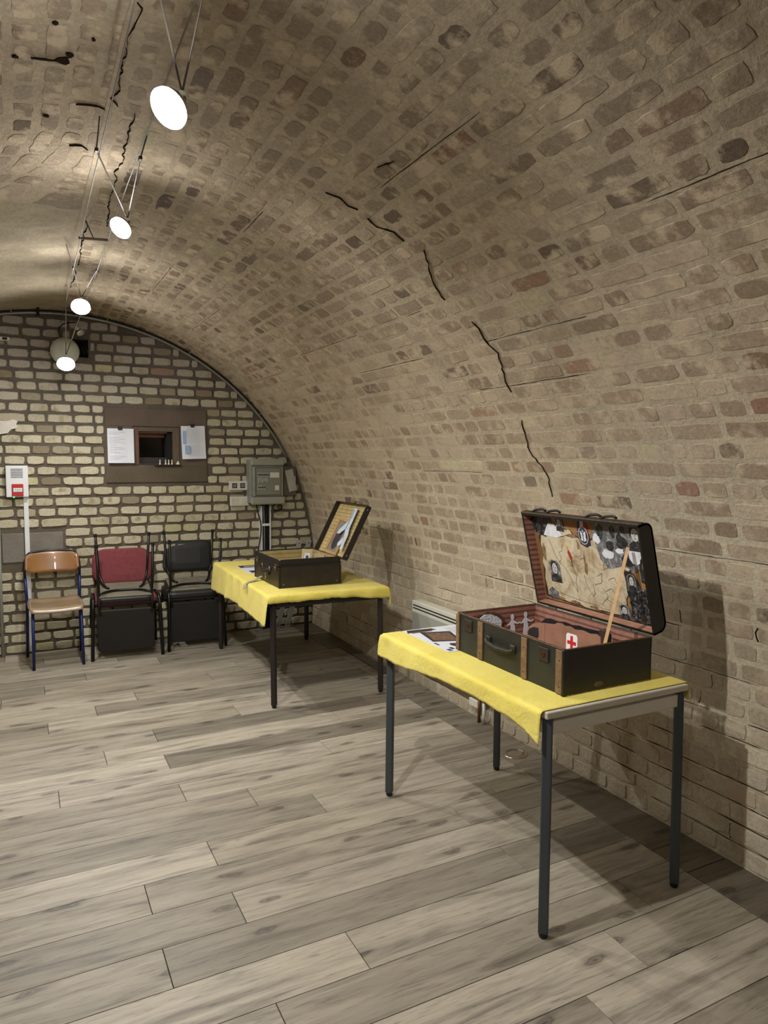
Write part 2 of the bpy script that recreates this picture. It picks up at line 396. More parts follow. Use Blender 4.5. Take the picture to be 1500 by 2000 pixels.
for i in range(nrow):
    s0 = i*CH; sc = s0+CH/2
    if sc > S_CROWN+1.3: break
    header_row = i % 2 == 0
    y = -1.3+rnd.uniform(-.1, 0); tonerow = rnd.uniform(-.08, .08)
    low = max(0.0, min(1.0, (1.05-sc)/.6))
    while y < Y_BACK-.03:
        hd = header_row if rnd.random() > .14 else not header_row
        L = (.118 if hd else .232)*rnd.uniform(.94, 1.06)
        if y+L > Y_BACK: L = Y_BACK-y
        yc = y+L/2
        left = sc > S_CROWN-.02
        if L > .045 and not (left and yc > 3.78-1.1*0):
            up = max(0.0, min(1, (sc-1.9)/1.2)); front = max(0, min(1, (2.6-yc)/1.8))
            gap = .020+.006*up*rnd.uniform(.3, 1.4)-.004*low
            hgap = .0185+.006*up*rnd.uniform(0, 1.6)-.003*low
            wv = .006*noise.noise(Vector((yc*.8, i*.37, 4)))
            def fn(a, c, off, sc=sc, yc=yc, wv=wv):
                return surf(warp(sc+wv+c, yc+a), yc+a, off)
            proud = .0012+.0030*low+rnd.uniform(0, .0009)
            
            rings = brick_verts(fn, L-gap, CH-hgap, proud, .0024+.0020*up, .0028, 5 if not hd else 4, 3, sink=.001)
            # colour: limewashed cream low down, bare brown brick higher, redder towards the near end
            base = lin((146, 137, 118)) if low > 0 else lin((127, 112, 95))
            brown = tintmix(lin((145, 128, 109)), lin((129, 111, 93)), rnd.random())
            q = rnd.random()
            smear = rnd.random() < (.42-.24*front)
            if smear: t_ = tintmix(brown, lin((173, 158, 137)), rnd.uniform(.45, .95))
            else: t_ = tintmix(brown, lin((157, 142, 121)), rnd.uniform(0, .8))
            if not smear and rnd.random() < .06+.22*front*(1-up) and sc > .9:
                t_ = tintmix(t_, lin((137, 102, 83)), rnd.uniform(.2, .7))
            if rnd.random() < .05+.05*up: t_ = tintmix(t_, lin((89, 76, 65)), rnd.uniform(.3, .8))
            if not low and rnd.random() < .03: t_ = tintmix(t_, lin((179, 170, 139)), .7)
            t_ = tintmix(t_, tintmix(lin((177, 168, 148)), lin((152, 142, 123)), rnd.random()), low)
            f = (1+tonerow*.5)*(1.36-.36*up+.12*low); f *= 1-.16*(1-low)*(.35+.65*front); t_ = tuple(v*f for v in t_[:3])+(1,)  # brightness put into the tint: lightened low, darkened up the vault
            c = surf(warp(sc, yc), yc); nrm = (surf(sc, yc, .01)-surf(sc, yc)).normalized()
            ar = pxarea(c, L*CH, nrm)
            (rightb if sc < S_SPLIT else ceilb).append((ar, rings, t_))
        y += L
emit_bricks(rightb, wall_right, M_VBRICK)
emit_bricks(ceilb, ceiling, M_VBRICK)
# rough plaster coat round the side vault, left of the crown
b = B(); ni, nj = 60, 90; g = []
for i in range(ni+1):
    row = []
    for j in range(nj+1):
        s = S_CROWN+.02+1.5*i/ni; yy = 3.62+(Y_BACK-3.62)*j/nj
        edge = min(1, i/3, j/3, (nj-j+1)/3)
        streak = noise.noise(Vector((s*4+yy*2.2, yy*13-s*5, 2)))*.5+noise.noise(Vector((s*9, yy*34-s*12, 7)))*.5
        yedge = .10*noise.noise(Vector((s*7, 0, 5))) if j == 0 else 0
        row.append(b.verts.new(surf(s, yy+yedge, -.004+edge*(.010+.010*streak))))
    g.append(row)
for i in range(ni):
    for j in range(nj): b.faces.new((g[i][j], g[i+1][j], g[i+1][j+1], g[i][j+1]))
obj('plaster_coat', b, M_PLASTER, ceiling, smooth=True, recalc=False)
# cracks along the crown and down the vault
def crack(pts, wd, parent, off=.0075):
    P = []
    for (a, c), (d, e) in zip(pts, pts[1:]):
        n = max(1, int(math.hypot(a-d, c-e)/.022))
        for k in range(n):
            t = k/n; P.append((a+(d-a)*t+rnd.uniform(-.006, .006), c+(e-c)*t+rnd.uniform(-.006,.006)))
    P.append(pts[-1]); b = B(); prev = None
    for k, (s, y) in enumerate(P):
        hw = wd*.33*rnd.uniform(.2, 1)*(.3 if k in (0, len(P)-1) else 1)
        q = P[min(k+1, len(P)-1)]; p = P[max(k-1, 0)]
        dx, dy = q[0]-p[0], q[1]-p[1]; L = math.hypot(dx, dy) or 1; nx, ny = -dy/L, dx/L
        cur = (b.verts.new(surf(s+nx*hw, y+ny*hw, off)), b.verts.new(surf(s-nx*hw, y-ny*hw, off)),
               b.verts.new(surf(s-nx*hw, y-ny*hw, 0)), b.verts.new(surf(s+nx*hw, y+ny*hw, 0)))
        if prev:
            for m_ in range(4): b.faces.new((prev[m_], prev[(m_+1) % 4], cur[(m_+1) % 4], cur[m_]))
        prev = cur
    obj('crack', b, M_CRACK, parent)
CR = [([(3.96, 1.967), (3.947, 1.995), (3.955, 2.059), (3.956, 2.177)], .004), ([(3.957, 2.191), (3.956, 2.309), (3.946, 2.469), (3.963, 2.514), (3.939, 2.558)], .003),
      ([(3.883, 2.592), (3.885, 2.667), (3.877, 2.941), (3.869, 2.998), (3.875, 3.09), (3.89, 3.128), (3.865, 3.213), (3.876, 3.257), (3.868, 3.374), (3.868, 3.514), (3.855, 3.657), (3.845, 3.857)], .004),
      ([(3.94, 3.84), (3.93, 3.912), (3.933, 4.097), (3.931, 4.351), (3.917, 4.512), (3.918, 4.758)], .006), ([(3.936, 4.794), (3.917, 4.959), (3.921, 5.182), (3.928, 5.344)], .005),
      ([(2.744, 2.482), (2.672, 2.552), (2.575, 2.632), (2.501, 2.643)], .0022), ([(2.36, 2.595), (2.323, 2.584), (2.254, 2.602), (2.177, 2.572), (2.059, 2.636), (1.975, 2.646)], .003),
      ([(1.823, 2.679), (1.656, 2.725), (1.533, 2.657), (1.41, 2.674)], .0015), ([(3.167, 2.577), (3.119, 2.558), (3.075, 2.575), (3.037, 2.556)], .002),
      ([(2.983, 2.564), (2.939, 2.577), (2.88, 2.522), (2.821, 2.532)], .0025), ([(3.123, 2.242), (3.107, 2.194), (3.101, 2.148)], .002),
      ([(4.06, 2.60), (4.0, 2.585), (3.975, 2.6)], .0025), ([(4.07, 2.95), (4.02, 2.93), (4.0, 2.96)], .002), ([(4.2, 2.35), (4.13, 2.34)], .004)]
for pts, wd in CR: crack(pts, wd, ceiling)
b = B(); prev = None
for k in range(70):
    yy = -.8+k*.07
    ss = S_CROWN+.010+.004*noise.noise(Vector((yy*2, 3, 0))); hw = .008+.003*noise.noise(Vector((yy*5, 9, 0)))
    cur = [b.verts.new(surf(ss+hw*1.5, yy, 0)), b.verts.new(surf(ss+hw, yy, .004)), b.verts.new(surf(ss-hw, yy, .004)), b.verts.new(surf(ss-hw*1.5, yy, 0))]
    if prev:
        for m_ in range(3): b.faces.new((prev[m_], prev[m_+1], cur[m_+1], cur[m_]))
    prev = cur
obj('crown_joint', b, M_VMORT, ceiling)
# open cracks running along the bed joints, mostly in the limewashed lower courses
for par, r0, r1 in ((wall_right, 1, int(S_SPLIT/CH)), (ceiling, int(S_SPLIT/CH)+1, int(3.6/CH))):
    b = B()
    for i in range(r0, r1):
        s = i*CH; low = max(0.0, min(1.0, (1.35-s)/.9)); y = .7
        while y < Y_BACK-.1:
            run = rnd.uniform(.15, .9); 
            if rnd.random() < .10+.62*low:
                n = int(run/.03)+1; prev = None; wd = rnd.uniform(.0010, .0018)+.0013*low*rnd.random(); o_ = rnd.uniform(-.004, .004)
                for k in range(n+1):
                    yy = y+run*k/n
                    if yy > Y_BACK-.03: break
                    ss = s+o_+.004*noise.noise(Vector((yy*6, i*3.1, 0)))+.006*noise.noise(Vector((yy*.8, i*.37, 4)))+rnd.uniform(-.0008, .0008)
                    hw = wd*rnd.uniform(.25, 1)*(.2 if k in (0, n) else 1)
                    cur = [b.verts.new(surf(ss+hw, yy, .0012)), b.verts.new(surf(ss-hw, yy, .0012)), b.verts.new(surf(ss-hw, yy, -.002)), b.verts.new(surf(ss+hw, yy, -.002))]
                    if prev:
                        for m_ in range(4): b.faces.new((prev[m_], prev[(m_+1) % 4], cur[(m_+1) % 4], cur[m_]))
                    prev = cur
            if low > .35 and rnd.random() < .5:      # short upright cracks at the head joints
                yc = y+rnd.uniform(0, run); sa = s+.012; prev = None
                for k in range(4):
                    ss = sa+k*.018; yy = yc+rnd.uniform(-.006, .006); hw = rnd.uniform(.0006, .0016)
                    cur = [b.verts.new(surf(ss, yy+hw, .0045)), b.verts.new(surf(ss, yy-hw, .0045)), b.verts.new(surf(ss, yy-hw, -.002)), b.verts.new(surf(ss, yy+hw, -.002))]
                    if prev:
                        for m_ in range(4): b.faces.new((prev[m_], prev[(m_+1) % 4], cur[(m_+1) % 4], cur[m_]))
                    prev = cur
            y += run+rnd.uniform(.02, .5)*(1.4-low)
    obj('joint_cracks', b, M_CRACK, par, kind='stuff')
# chipped holes in the vault bricks
for s, y, r_ in ((4.115, 2.335, .020), (4.10, 2.30, .012), (4.143, 2.146, .007), (4.24, 2.35, .009), (4.045, 2.19, .006), (4.15, 2.72, .009)):
    b = B(); ring = [(s+r_*rnd.uniform(.5, 1.2)*math.sin(k*PI/5), y+r_*1.0*rnd.uniform(.6, 1.2)*math.cos(k*PI/5)) for k in range(10)]
    top = [b.verts.new(surf(a, c, .0065)) for a, c in ring]; bt = [b.verts.new(surf(a, c, .0)) for a, c in ring]
    b.faces.new(top)
    for k in range(10): b.faces.new((top[k], bt[k], bt[(k+1) % 10], top[(k+1) % 10]))
    obj('chipped_hole', b, M_CRACK, ceiling)

# ---- back wall bricks
PANEL = (.617, 1.447, 1.362, 1.985)
backb = []
BH, BW = .0834, .155
SKIP = [PANEL, (-.165, .285, .735, .975), (NICHE[0]-.005, NICHE[1]+.005, NICHE[2], NICHE[3])]
for i in range(34):
    z0 = i*BH+.004; zc = z0+BH/2; x = -.95+(BW/2 if i % 2 else 0)+rnd.uniform(-.02, .02)
    while x < X_RIGHT:
        L = BW*rnd.uniform(.9, 1.08)*(1.3 if rnd.random() < .06 else 1)
        xa, xb = x+.0055, x+L-.0055; x += L
        # trim at the vault
        lim = CX+math.sqrt(max(0, (R-.012)**2-(max(zc+BH/2, CZ)-CZ)**2)); liml = CX-(lim-CX)
        xa2, xb2 = max(xa, liml), min(xb, lim)
        if xb2-xa2 < .03: continue
        for sk in SKIP:
            if sk[2]-BH*.4 < zc < sk[3]+BH*.4:
                if xa2 < sk[1] and xb2 > sk[0]:
                    if xa2 < sk[0] and sk[0]-xa2 > .03: xb2 = sk[0]-.006
                    elif xb2 > sk[1] and xb2-sk[1] > .03: xa2 = sk[1]+.006
                    else: xb2 = xa2
        if xb2-xa2 < .03: continue
        xc, L2 = (xa2+xb2)/2, xb2-xa2
        def fn(a, c, off, xc=xc, zc=zc): return Vector((xc+a, Y_BACK-off, zc+c))
        hh = BH-.0145-rnd.uniform(0, .005)
        rings = brick_verts(fn, L2, hh, rnd.uniform(.007, .014), .0022, .006, 3, 2)
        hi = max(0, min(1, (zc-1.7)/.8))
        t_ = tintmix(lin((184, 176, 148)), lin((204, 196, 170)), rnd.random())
        t_ = tintmix(t_, lin((158, 149, 142)), .12+.75*hi)  # higher bricks greyed: lilac cast of the light put into the tint
        q = rnd.random()
        if q < .12: t_ = tintmix(t_, lin((134, 123, 102)), rnd.uniform(.4, 1))
        elif q < .14: t_ = tintmix(t_, lin((182, 175, 130)), .7)
        elif q < .15: t_ = tintmix(t_, lin((128, 96, 78)), .7)
        ar = pxarea(Vector((xc, Y_BACK, zc)), L2*hh, Vector((0, -1, 0)))
        backb.append((ar, rings, t_))
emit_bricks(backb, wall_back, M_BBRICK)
M_STONE = mat('stone_surround', (96, 82, 72), .9, var=.14, scale=5, bump=.5, bscale=50)
# smooth rendered surround of the little window
b = B(); x0, x1, z0, z1 = PANEL; a0, a1, c0, c1 = OPEN_WIN
box(b, x0, x1, Y_BACK-.012, Y_BACK+.01, c1+.012, z1, .003); obj('lintel', b, M_STONE, wall_back)
b = B(); box(b, x0, x1, Y_BACK-.012, Y_BACK+.01, z0, c0-.012, .003); obj('sill_slab', b, mat('stone_sill', (92, 82, 66), .9, var=.12, scale=5, bump=.5), wall_back)
b = B(); box(b, x0, a0-.012, Y_BACK-.010, Y_BACK+.01, c0-.012, c1+.012, .002); obj('jamb', b, M_STONE, wall_back)
b = B(); box(b, a1+.012, x1, Y_BACK-.010, Y_BACK+.01, c0-.012, c1+.012, .002); obj('jamb', b, M_STONE, wall_back)
b = B(); box(b, -.16, -.004, Y_BACK-.010, Y_BACK+.01, .74, .972, .004); obj('concrete_block', b, mat('concrete', (122, 115, 106), .9, var=.15, scale=6, bump=.4), wall_back)
b = B(); box(b, .004, .28, Y_BACK-.010, Y_BACK+.01, .80, .972, .004); obj('concrete_block', b, MATS['concrete'], wall_back)
# white plaster scrap left on the wall
b = B(); prism(b, [(-.2, 1.748), (-.144, 1.748), (-.09, 1.757), (-.07, 1.785), (-.02, 1.80), (-.03, 1.83), (-.019, 1.85), (-.05, 1.865), (-.09, 1.85), (-.141, 1.853), (-.2, 1.86)],
      Matrix(((1,0,0,0),(0,0,-1,Y_BACK-.012),(0,1,0,0),(0,0,0,1))), .006)
obj('plaster_scrap', b, mat('white_plaster', (214, 208, 196), .9, bump=.4), wall_back)
# ------------------------------------------------------------------ window in the back wall
M_FRAME = mat('window_wood', (98, 70, 58), .6, var=.2, scale=8)
win = obj('window_1', box(B(), a0-.01, a1+.01, Y_BACK+.30, Y_BACK+.32, c0-.01, c1+.01), M_DARK, kind='structure')
def bar(x0, x1, y0, y1, z0, z1, m, name, bev=.002):
    return obj(name, box(B(), x0, x1, y0, y1, z0, z1, bev), m, win)
bar(a0-.006, a0+.035, Y_BACK-.006, Y_BACK+.03, c0, c1+.006, M_FRAME, 'window_frame')
bar(a1-.05, a1+.006, Y_BACK-.006, Y_BACK+.03, c0, c1+.006, mat('window_wood_grey', (92, 80, 66), .7, var=.15), 'window_frame')
bar(a0+.035, a1-.05, Y_BACK-.006, Y_BACK+.03, c1-.030, c1+.006, MATS['window_wood_grey'], 'window_frame')
bar(a0+.035, a1-.05, Y_BACK-.004, Y_BACK+.20, c0-.0, c0+.012, mat('sill_dark', (62, 54, 48), .7), 'window_sill')
M_PINK = mat('reveal_pinkish', (150, 112, 94), .8)
bar(a0+.035, a1-.09, Y_BACK+.03, Y_BACK+.18, c1-.042, c1-.030, M_PINK, 'reveal')
bar(a0+.035, a0+.043, Y_BACK+.03, Y_BACK+.18, c0+.012, c1-.042, M_PINK, 'reveal')
bar(a0+.043, a1-.09, Y_BACK+.165, Y_BACK+.18, c1-.075, c1-.042, M_PINK, 'sash')
bar(a0+.043, a0+.06, Y_BACK+.165, Y_BACK+.18, c0+.06, c1-.075, mat('sash_grey', (110, 102, 88), .6), 'sash')
bar(a1-.09, a1-.05, Y_BACK+.03, Y_BACK+.19, c0+.012, c1-.034, M_DARK, 'reveal')
bar(a0+.043, a1-.05, Y_BACK+.06, Y_BACK+.15, c0+.012, c0+.062, mat('ledge_dark', (44, 38, 36), .5), 'ledge')
gl = N('pane_glass'); gl.b.inputs['Transmission Weight'].default_value = 1; gl.b.inputs['Roughness'].default_value = .08; gl.b.inputs['Base Color'].default_value = (.5, .5, .48, 1)
bar(a0+.06, a1-.09, Y_BACK+.172, Y_BACK+.176, c0+.06, c1-.075, gl.m, 'pane', 0)
# dark reveal of niche behind the globe
bx = NICHE
b = B(); box(b, bx[0], bx[1], Y_BACK+.2, Y_BACK+.22, bx[2], bx[3]); obj('niche_back', b, M_DARK, wall_back)
# ------------------------------------------------------------------ conduit on the arch and other fixed services
M_STEEL = mat('galvanised', (140, 136, 128), .45, .6)
M_WHITE = mat('white_plastic', (222, 224, 226), .45, var=.03)
M_CREAM = mat('cream_plastic', (206, 204, 190), .45, var=.04)
M_BLACK = mat('black_rubber', (20, 19, 19), .5)
M_GREY = mat('grey_plastic', (132, 134, 124), .5, var=.04)
pts = [surf(s, Y_BACK-.035, .03) for s in [1.62+k*.08 for k in range(46)]]
c0_ = tube(B(), pts, .011, 8); obj('conduit', c0_, M_STEEL, smooth=True, label='thin grey metal conduit bent along the arch of the back wall', category=None) if False else None
o = obj('conduit', c0_, M_STEEL, smooth=True); finish(o, 'thin grey metal conduit bent along the arch of the back wall', 'pipe')
for s in (2.1, 2.9, 3.6, 4.3):
    p = surf(s, Y_BACK-.035, .03); q = surf(s, Y_BACK-.035, -.005)
    obj('conduit_clip', tube(B(), [q, p], .006, 6), M_STEEL, o)
b = tube(B(), [surf(s, Y_BACK-.012, .012) for s in [1.9+k*.08 for k in range(40)]], .007, 6)
o = obj('dark_gap_strip', b, M_BLACK, smooth=True); finish(o, 'black strip standing in for the dark gap behind the conduit along the arch', 'cable')  # black tube put in for the shaded gap behind the conduit
o = obj('wall_pipe', tube(B(), [(-.178, Y_BACK-.03, 0), (-.178, Y_BACK-.03, 1.45)], .012, 10), mat('grey_pipe', (150, 150, 142), .5), smooth=True)
finish(o, 'thin grey vertical pipe at the left edge of the back wall', 'pipe')
o = obj('cable_trunking', box(B(), .002, .036, Y_BACK-.022, Y_BACK-.006, .02, 1.27, .002), M_WHITE)
finish(o, 'white vertical cable trunking from the fire alarm box to the floor', 'trunking')
# fire alarm
al = thing('fire_alarm', 'white fire alarm sounder box with red call point on brick wall', 'alarm', (-.038, Y_BACK-.008, 1.385))
obj('housing', box(B(), -.078, .078, -.05, 0, -.125, .12, .006, 2), M_WHITE, al)
b = B()
for k in range(6): box(b, -.042, .042, -.0525, -.049, .028+k*.0125, .034+k*.0125)
obj('speaker_slots', b, mat('slot_grey', (120, 124, 126), .6), al)
cp = obj('call_point', box(B(), -.038, .042, -.058, -.049, -.118, -.022, .003), mat('alarm_red', (176, 44, 40), .4, var=.03), al)
obj('call_plate', box(B(), -.028, .034, -.0605, -.0575, -.083, -.053, .001), M_WHITE, cp)
b = B()
for x in (-.012, .003, .018): lathe(b, [(0, 0), (.0035, 0), (.0035, .001), (0, .001)], 8, frame((x, -.0606, -.066), (1, 0, 0), (0, 0, 1)) @ Matrix.Rotation(0, 4, 'Z'))
box(b, -.004, .010, -.0612, -.0604, -.077, -.075)
obj('call_marks', b, M_BLACK, cp)
obj('led', lathe(B(), [(0, 0), (.006, 0), (.005, .004), (0, .005)], 10, frame((-.025, -.047, -.124), (1, 0, 0), (0, 0, 1))), mat('led_green', (60, 220, 110), .3, emit=((60, 230, 110), 2.0)), al)
# loose bare bracket
o = obj('wall_bracket', box(B(), -.125, -.055, Y_BACK-.03, Y_BACK-.006, 2.465, 2.492, .003), M_CREAM); finish(o, 'small bare junction bracket high on the back wall near the left edge', 'bracket')
obj('bracket_opening', box(B(), -.105, -.072, Y_BACK-.033, Y_BACK-.029, 2.470, 2.487), M_DARK, o)
# double socket plates left of the cabinet
sw = thing('switch_plate', 'white double plate with two grey rocker switches, left of the fuse cabinet', 'switch', (1.72, Y_BACK-.007, 1.325))
obj('plate', box(B(), -.083, .083, -.03, 0, -.042, .042, .006, 2), M_CREAM, sw)
for x in (-.036, .036): 
    q = obj('rocker', box(B(), x-.022, x+.022, -.033, -.029, -.022, .022, .002), M_DARK, sw); obj('rocker_key', box(B(), x-.016, x+.016, -.036, -.033, -.016, .016, .002), mat('rocker_grey', (110, 114, 124), .4), q)
sw = thing('blank_plate', 'plain white double plate below the grey switches, beside the fuse cabinet', 'switch', (1.728, Y_BACK-.007, 1.185))
obj('plate', box(B(), -.083, .083, -.03, 0, -.042, .042, .005, 2), M_CREAM, sw)
for x in (-.04, .04): obj('blank_cover', box(B(), x-.03, x+.03, -.032, -.029, -.03, .028, .002), mat('cream_plastic_b', (196, 194, 180), .5), sw)
# fuse cabinet
fc = thing('fuse_cabinet', 'grey plastic fuse cabinet with clear window hung above cable tray', 'cabinet', (1.953, Y_BACK-.006, 1.362))
obj('body', box(B(), -.155, .14, -.115, 0, -.195, .195, .008, 2), M_GREY, fc)
obj('top_cover', box(B(), -.148, .162, -.142, -.10, .142, .204, .012, 2), mat('grey_plastic_b', (146, 146, 134), .45, var=.03), fc)
obj('bottom_cover', box(B(), -.148, .166, -.142, -.10, -.206, -.138, .012, 2), MATS['grey_plastic_b'], fc)
obj('door_frame', box(B(), -.128, .150, -.132, -.113, -.132, .136, .004, 1), mat('grey_plastic_c', (138, 141, 130), .45), fc)
obj('gasket', box(B(), -.108, .130, -.1345, -.1315, -.124, .127), M_BLACK, fc)
wi = obj('window_panel', box(B(), -.103, .125, -.137, -.134, -.119, .122), mat('window_grey', (124, 126, 114), .18, var=.03, coat=.5), fc)
obj('label', box(B(), .025, .110, -.1385, -.1365, .035, .082), M_CREAM, wi)
obj('label', box(B(), .070, .108, -.1385, -.1365, -.078, -.035), M_CREAM, wi)
for z, n_ in ((.060, 6), (-.052, 4)):
    for k in range(n_): 
        q = obj('breaker', box(B(), -.090+k*.0178, -.074+k*.0178, -.1395, -.1365, z-.022, z+.020, .001), mat('breaker_grey', (150, 152, 146), .5), wi)
        obj('toggle', box(B(), -.087+k*.0178, -.077+k*.0178, -.144, -.139, z-.004, z+.008, .001), M_BLACK, q)
b = B()
for k in range(7): box(b, -.085+k*.013, -.079+k*.013, -.138, -.1365, .010-rnd.random()*.025, .034)
obj('wire_stubs', b, mat('wire_pale', (176, 178, 170), .5), wi)
for z in (.11, .03, -.05, -.12):
    obj('screw', lathe(B(), [(0, 0), (.005, 0), (.004, .002), (0, .002)], 8, frame((-.140, -.117, z), (1, 0, 0), (0, 0, 1))), M_STEEL, fc)
# flat document holder to the right
dh = thing('document_box', 'flat grey-brown metal plate box right of the fuse cabinet', 'box', (2.19, Y_BACK-.03, 1.362))
obj('body', box(B(), -.065, .060, -.045, 0, -.132, .130, .004), mat('box_brown', (98, 90, 76), .6), dh)
o = obj('tag_card', box(B(), -.038, .038, -.002, .0, -.10, .10, .001), mat('card_grey', (176, 172, 160), .6)); o.location = (2.195, Y_BACK-.085, 1.368); o.rotation_euler = (0, math.radians(-12), 0)
finish(o, 'grey card hanging tilted in front of the flat box beside the fuse cabinet', 'card')
o = obj('card_slip', box(B(), -.007, .007, -.003, 0, -.045, .045, .001), MATS['card_grey'], dh); o.location = (.048, -.046, 0)
# cable tray with cables
ct = thing('cable_tray', 'white ladder-like cable tray full of black cables under the fuse cabinet', 'cable tray', (1.965, Y_BACK-.008, .02))
obj('rail', box(B(), -.052, -.034, -.05, 0, 0, 1.12, .002), M_WHITE, ct); obj('rail', box(B(), .036, .046, -.05, 0, 0, 1.12, .002), M_WHITE, ct)
for z in (.33, .955-.02, .62): obj('rung', box(B(), -.034, .036, -.05, -.042, z, z+.022, .001), M_WHITE, ct)
obj('tray_back', box(B(), -.034, .036, -.006, 0, 0, 1.12), M_DARK, ct)
for k in range(9):
    x = -.030+k*.0075; pts = [(x+.003*math.sin(z*7+k), -.02-.012*(k % 3)/2, z) for z in [0+.1*j for j in range(12)]]+[(x*.7, -.03, 1.155)]
    obj('cable', tube(B(), pts, .0045, 6), mat('cable_pale', (150, 150, 146), .5) if k == 2 else M_BLACK, ct, smooth=True)
o = obj('loose_cable', tube(B(), smoothpath([(1.875, 6.2, 1.158), (1.893, 6.19, 1.06), (1.917, 6.19, .98), (1.915, 6.19, .88), (1.895, 6.19, .78), (1.86, 6.17, .6), (1.60, 6.14, .36), (1.55, 6.12, .2), (1.42, 6.1, .16)], .05), .006, 6), M_BLACK, smooth=True)
finish(o, 'loose black cable curving down left of the cable tray', 'cable')
pts = [(2.06+.045*math.sin(t*.5), 6.17-.004*t/6, 1.125+.032*math.cos(t*.5)) for t in range(0, 34)]
o = obj('cable_coil', tube(B(), [(2.0, 6.17, 1.157)]+pts, .006, 6), M_BLACK, smooth=True); finish(o, 'coil of black cable hanging at the bottom right of the fuse cabinet', 'cable')
# two slotted rails leaning in the corner
for i, (xb, xt) in enumerate(((2.055, 2.295), (2.15, 2.345))):
    M = frame((xb, 6.17, .001), (1, 0, -.28), (xt-xb, .0, .84-.04)); o = thing('slotted_rail', ('left' if i == 0 else 'right')+' one of two pale slotted metal rails leaning in the dark corner', 'rail', (0, 0, 0), 0, None)
    obj('strip', box(B(), -.022, .022, 0, .84, -.004, .004, .001, 1, M), mat('rail_pale', (168, 168, 164), .4, .3), o)
    for yy in (.03, .81): obj('slot', lathe(B(), [(0, -.0052), (.006, -.0052), (.006, .0052), (0, .0052)], 8, M @ Matrix.Translation((0, yy, 0))), M_DARK, o)
# papers with clips beside the window
def paper(name, label, x0, x1, z0, z1, tilt, kind):
    cxp = (x0+x1)/2; w_ = (x1-x0)/2; h_ = z1-z0
    t = thing(name, label, 'paper', (cxp, Y_BACK-.024, z1)); t.rotation_euler = (0, tilt, 0)
    b = B(); n = 6; g = []
    for i in range(n+1):
        g.append([b.verts.new((-w_+2*w_*j/4, -.012*(i/n)**2-.004*math.sin(j*1.5), -h_*i/n)) for j in range(5)])
    for i in range(n):
        for j in range(4): b.faces.new((g[i][j], g[i+1][j], g[i+1][j+1], g[i][j+1]))
    r = bmesh.ops.extrude_face_region(b, geom=list(b.faces)); bmesh.ops.translate(b, vec=(0, .001, 0), verts=[v for v in r['geom'] if isinstance(v, bmesh.types.BMVert)])
    obj('sheet', b, mat('paper_white', (218, 221, 228), .8, var=.02), t)
    obj('clip', box(B(), -.02, .012, -.010, .006, -.012, .016, .002), M_BLACK, t)
    b = B(); b2 = B()
    for k in range(17):
        z = -.03-k*.014; y = -.012*((-z)/h_)**2-.008
        if kind == 0:
            if rnd.random() < .8: box(b, -w_+.015, -w_+.015+rnd.uniform(.05, .13), y, y+.0012, z, z+.0012)
        else:
            if k not in (9,): box(b, -w_+.045, w_-.02, y, y+.0012, z, z+.0016)
    if kind == 1:
        box(b2, -w_+.012, -w_+.040, -.0098, -.0076, -.155, -.042); box(b2, -w_+.026, -w_+.066, -.021, -.0165, -.238, -.168)
        obj('blue_field', b2, mat('print_blue', (150, 176, 214), .8, var=.05), t)
    obj('print_lines', b, mat('print_pale', (176, 182, 194), .8), t)
    return t
paper('notice_sheet', 'white handwritten sheet clipped left of the little window', .631, .838, 1.526, 1.811, 0, 0)
paper('notice_sheet', 'white printed sheet with blue tables clipped right of the little window', 1.224, 1.428, 1.562, 1.846, math.radians(-1.5), 1)
# tiny figurines on the sill
for i, x in enumerate((1.047, 1.094, 1.119, 1.146)):
    o = obj('figurine', lathe(B(), [(0, 0), (.008, 0), (.0085, .008), (.005, .016), (.004, .03), (.0055, .035), (.004, .042), (0, .044)], 12, Matrix.Translation((x, Y_BACK-.02, c0-.0))), mat('figurine_white', (222, 214, 196), .4), smooth=True)
    finish(o, ('tiny white bottle-shaped figurine on the window sill, standing apart on the left' if i == 0 else ['', 'leftmost', 'middle', 'rightmost'][i]+' of three tiny white figurines close together on the window sill'), 'figurine', 'tiny white figurines on the window sill')
obj_sill = bar(1.0, a1+.006, Y_BACK-.035, Y_BACK-.004, c0-.008, c0, mat('sill_dark', (62, 54, 48), .7), 'window_sill')
o = obj('shell_ornament', lathe(B(), [(0, 0), (.014, 0), (.018, .008), (.012, .018), (.006, .022), (.009, .028), (0, .032)], 14, Matrix.Translation((1.198, Y_BACK-.018, c0))), MATS['figurine_white'], smooth=True)
finish(o, 'small squat white ornament at the right end of the window sill', 'ornament')
# ------------------------------------------------------------------ cable lighting
M_ROD = mat('rod_steel', (84, 78, 70), .55, .3)
M_CHROME = mat('reflector', (225, 228, 230), .12, 1.0, var=.02)
M_BULB = mat('bulb_light', (255, 255, 255), .3, emit=((244, 248, 255), 9.0))
CAB = {}
ZC = 2.64
def cabx(y, side): return (.276+.0095*(y-2.7)) if side == 0 else (.400+.008*(y-2.7))
for side, lb in ((0, 'left one of two thin steel lighting cables stretched under the vault'), (1, 'right one of two thin steel lighting cables stretched under the vault')):
    o = obj('lighting_cable', tube(B(), [(cabx(y, side), y, ZC-.012*math.sin((y % 3.0)/3*PI)) for y in [Y_FRONT+.05+k*.31 for k in range(29)] if y < Y_BACK-.01]+[(cabx(Y_BACK, side), Y_BACK-.005, ZC)], .0022, 6), M_ROD, smooth=True)
    finish(o, lb, 'cable', 'steel lighting cables')
    obj('anchor', lathe(B(), [(0, 0), (.009, 0), (.009, .02), (.004, .03), (0, .03)], 10, frame((cabx(Y_BACK, side), Y_BACK-.0, ZC), (1, 0, 0), (0, 0, 1))), M_CHROME, o)
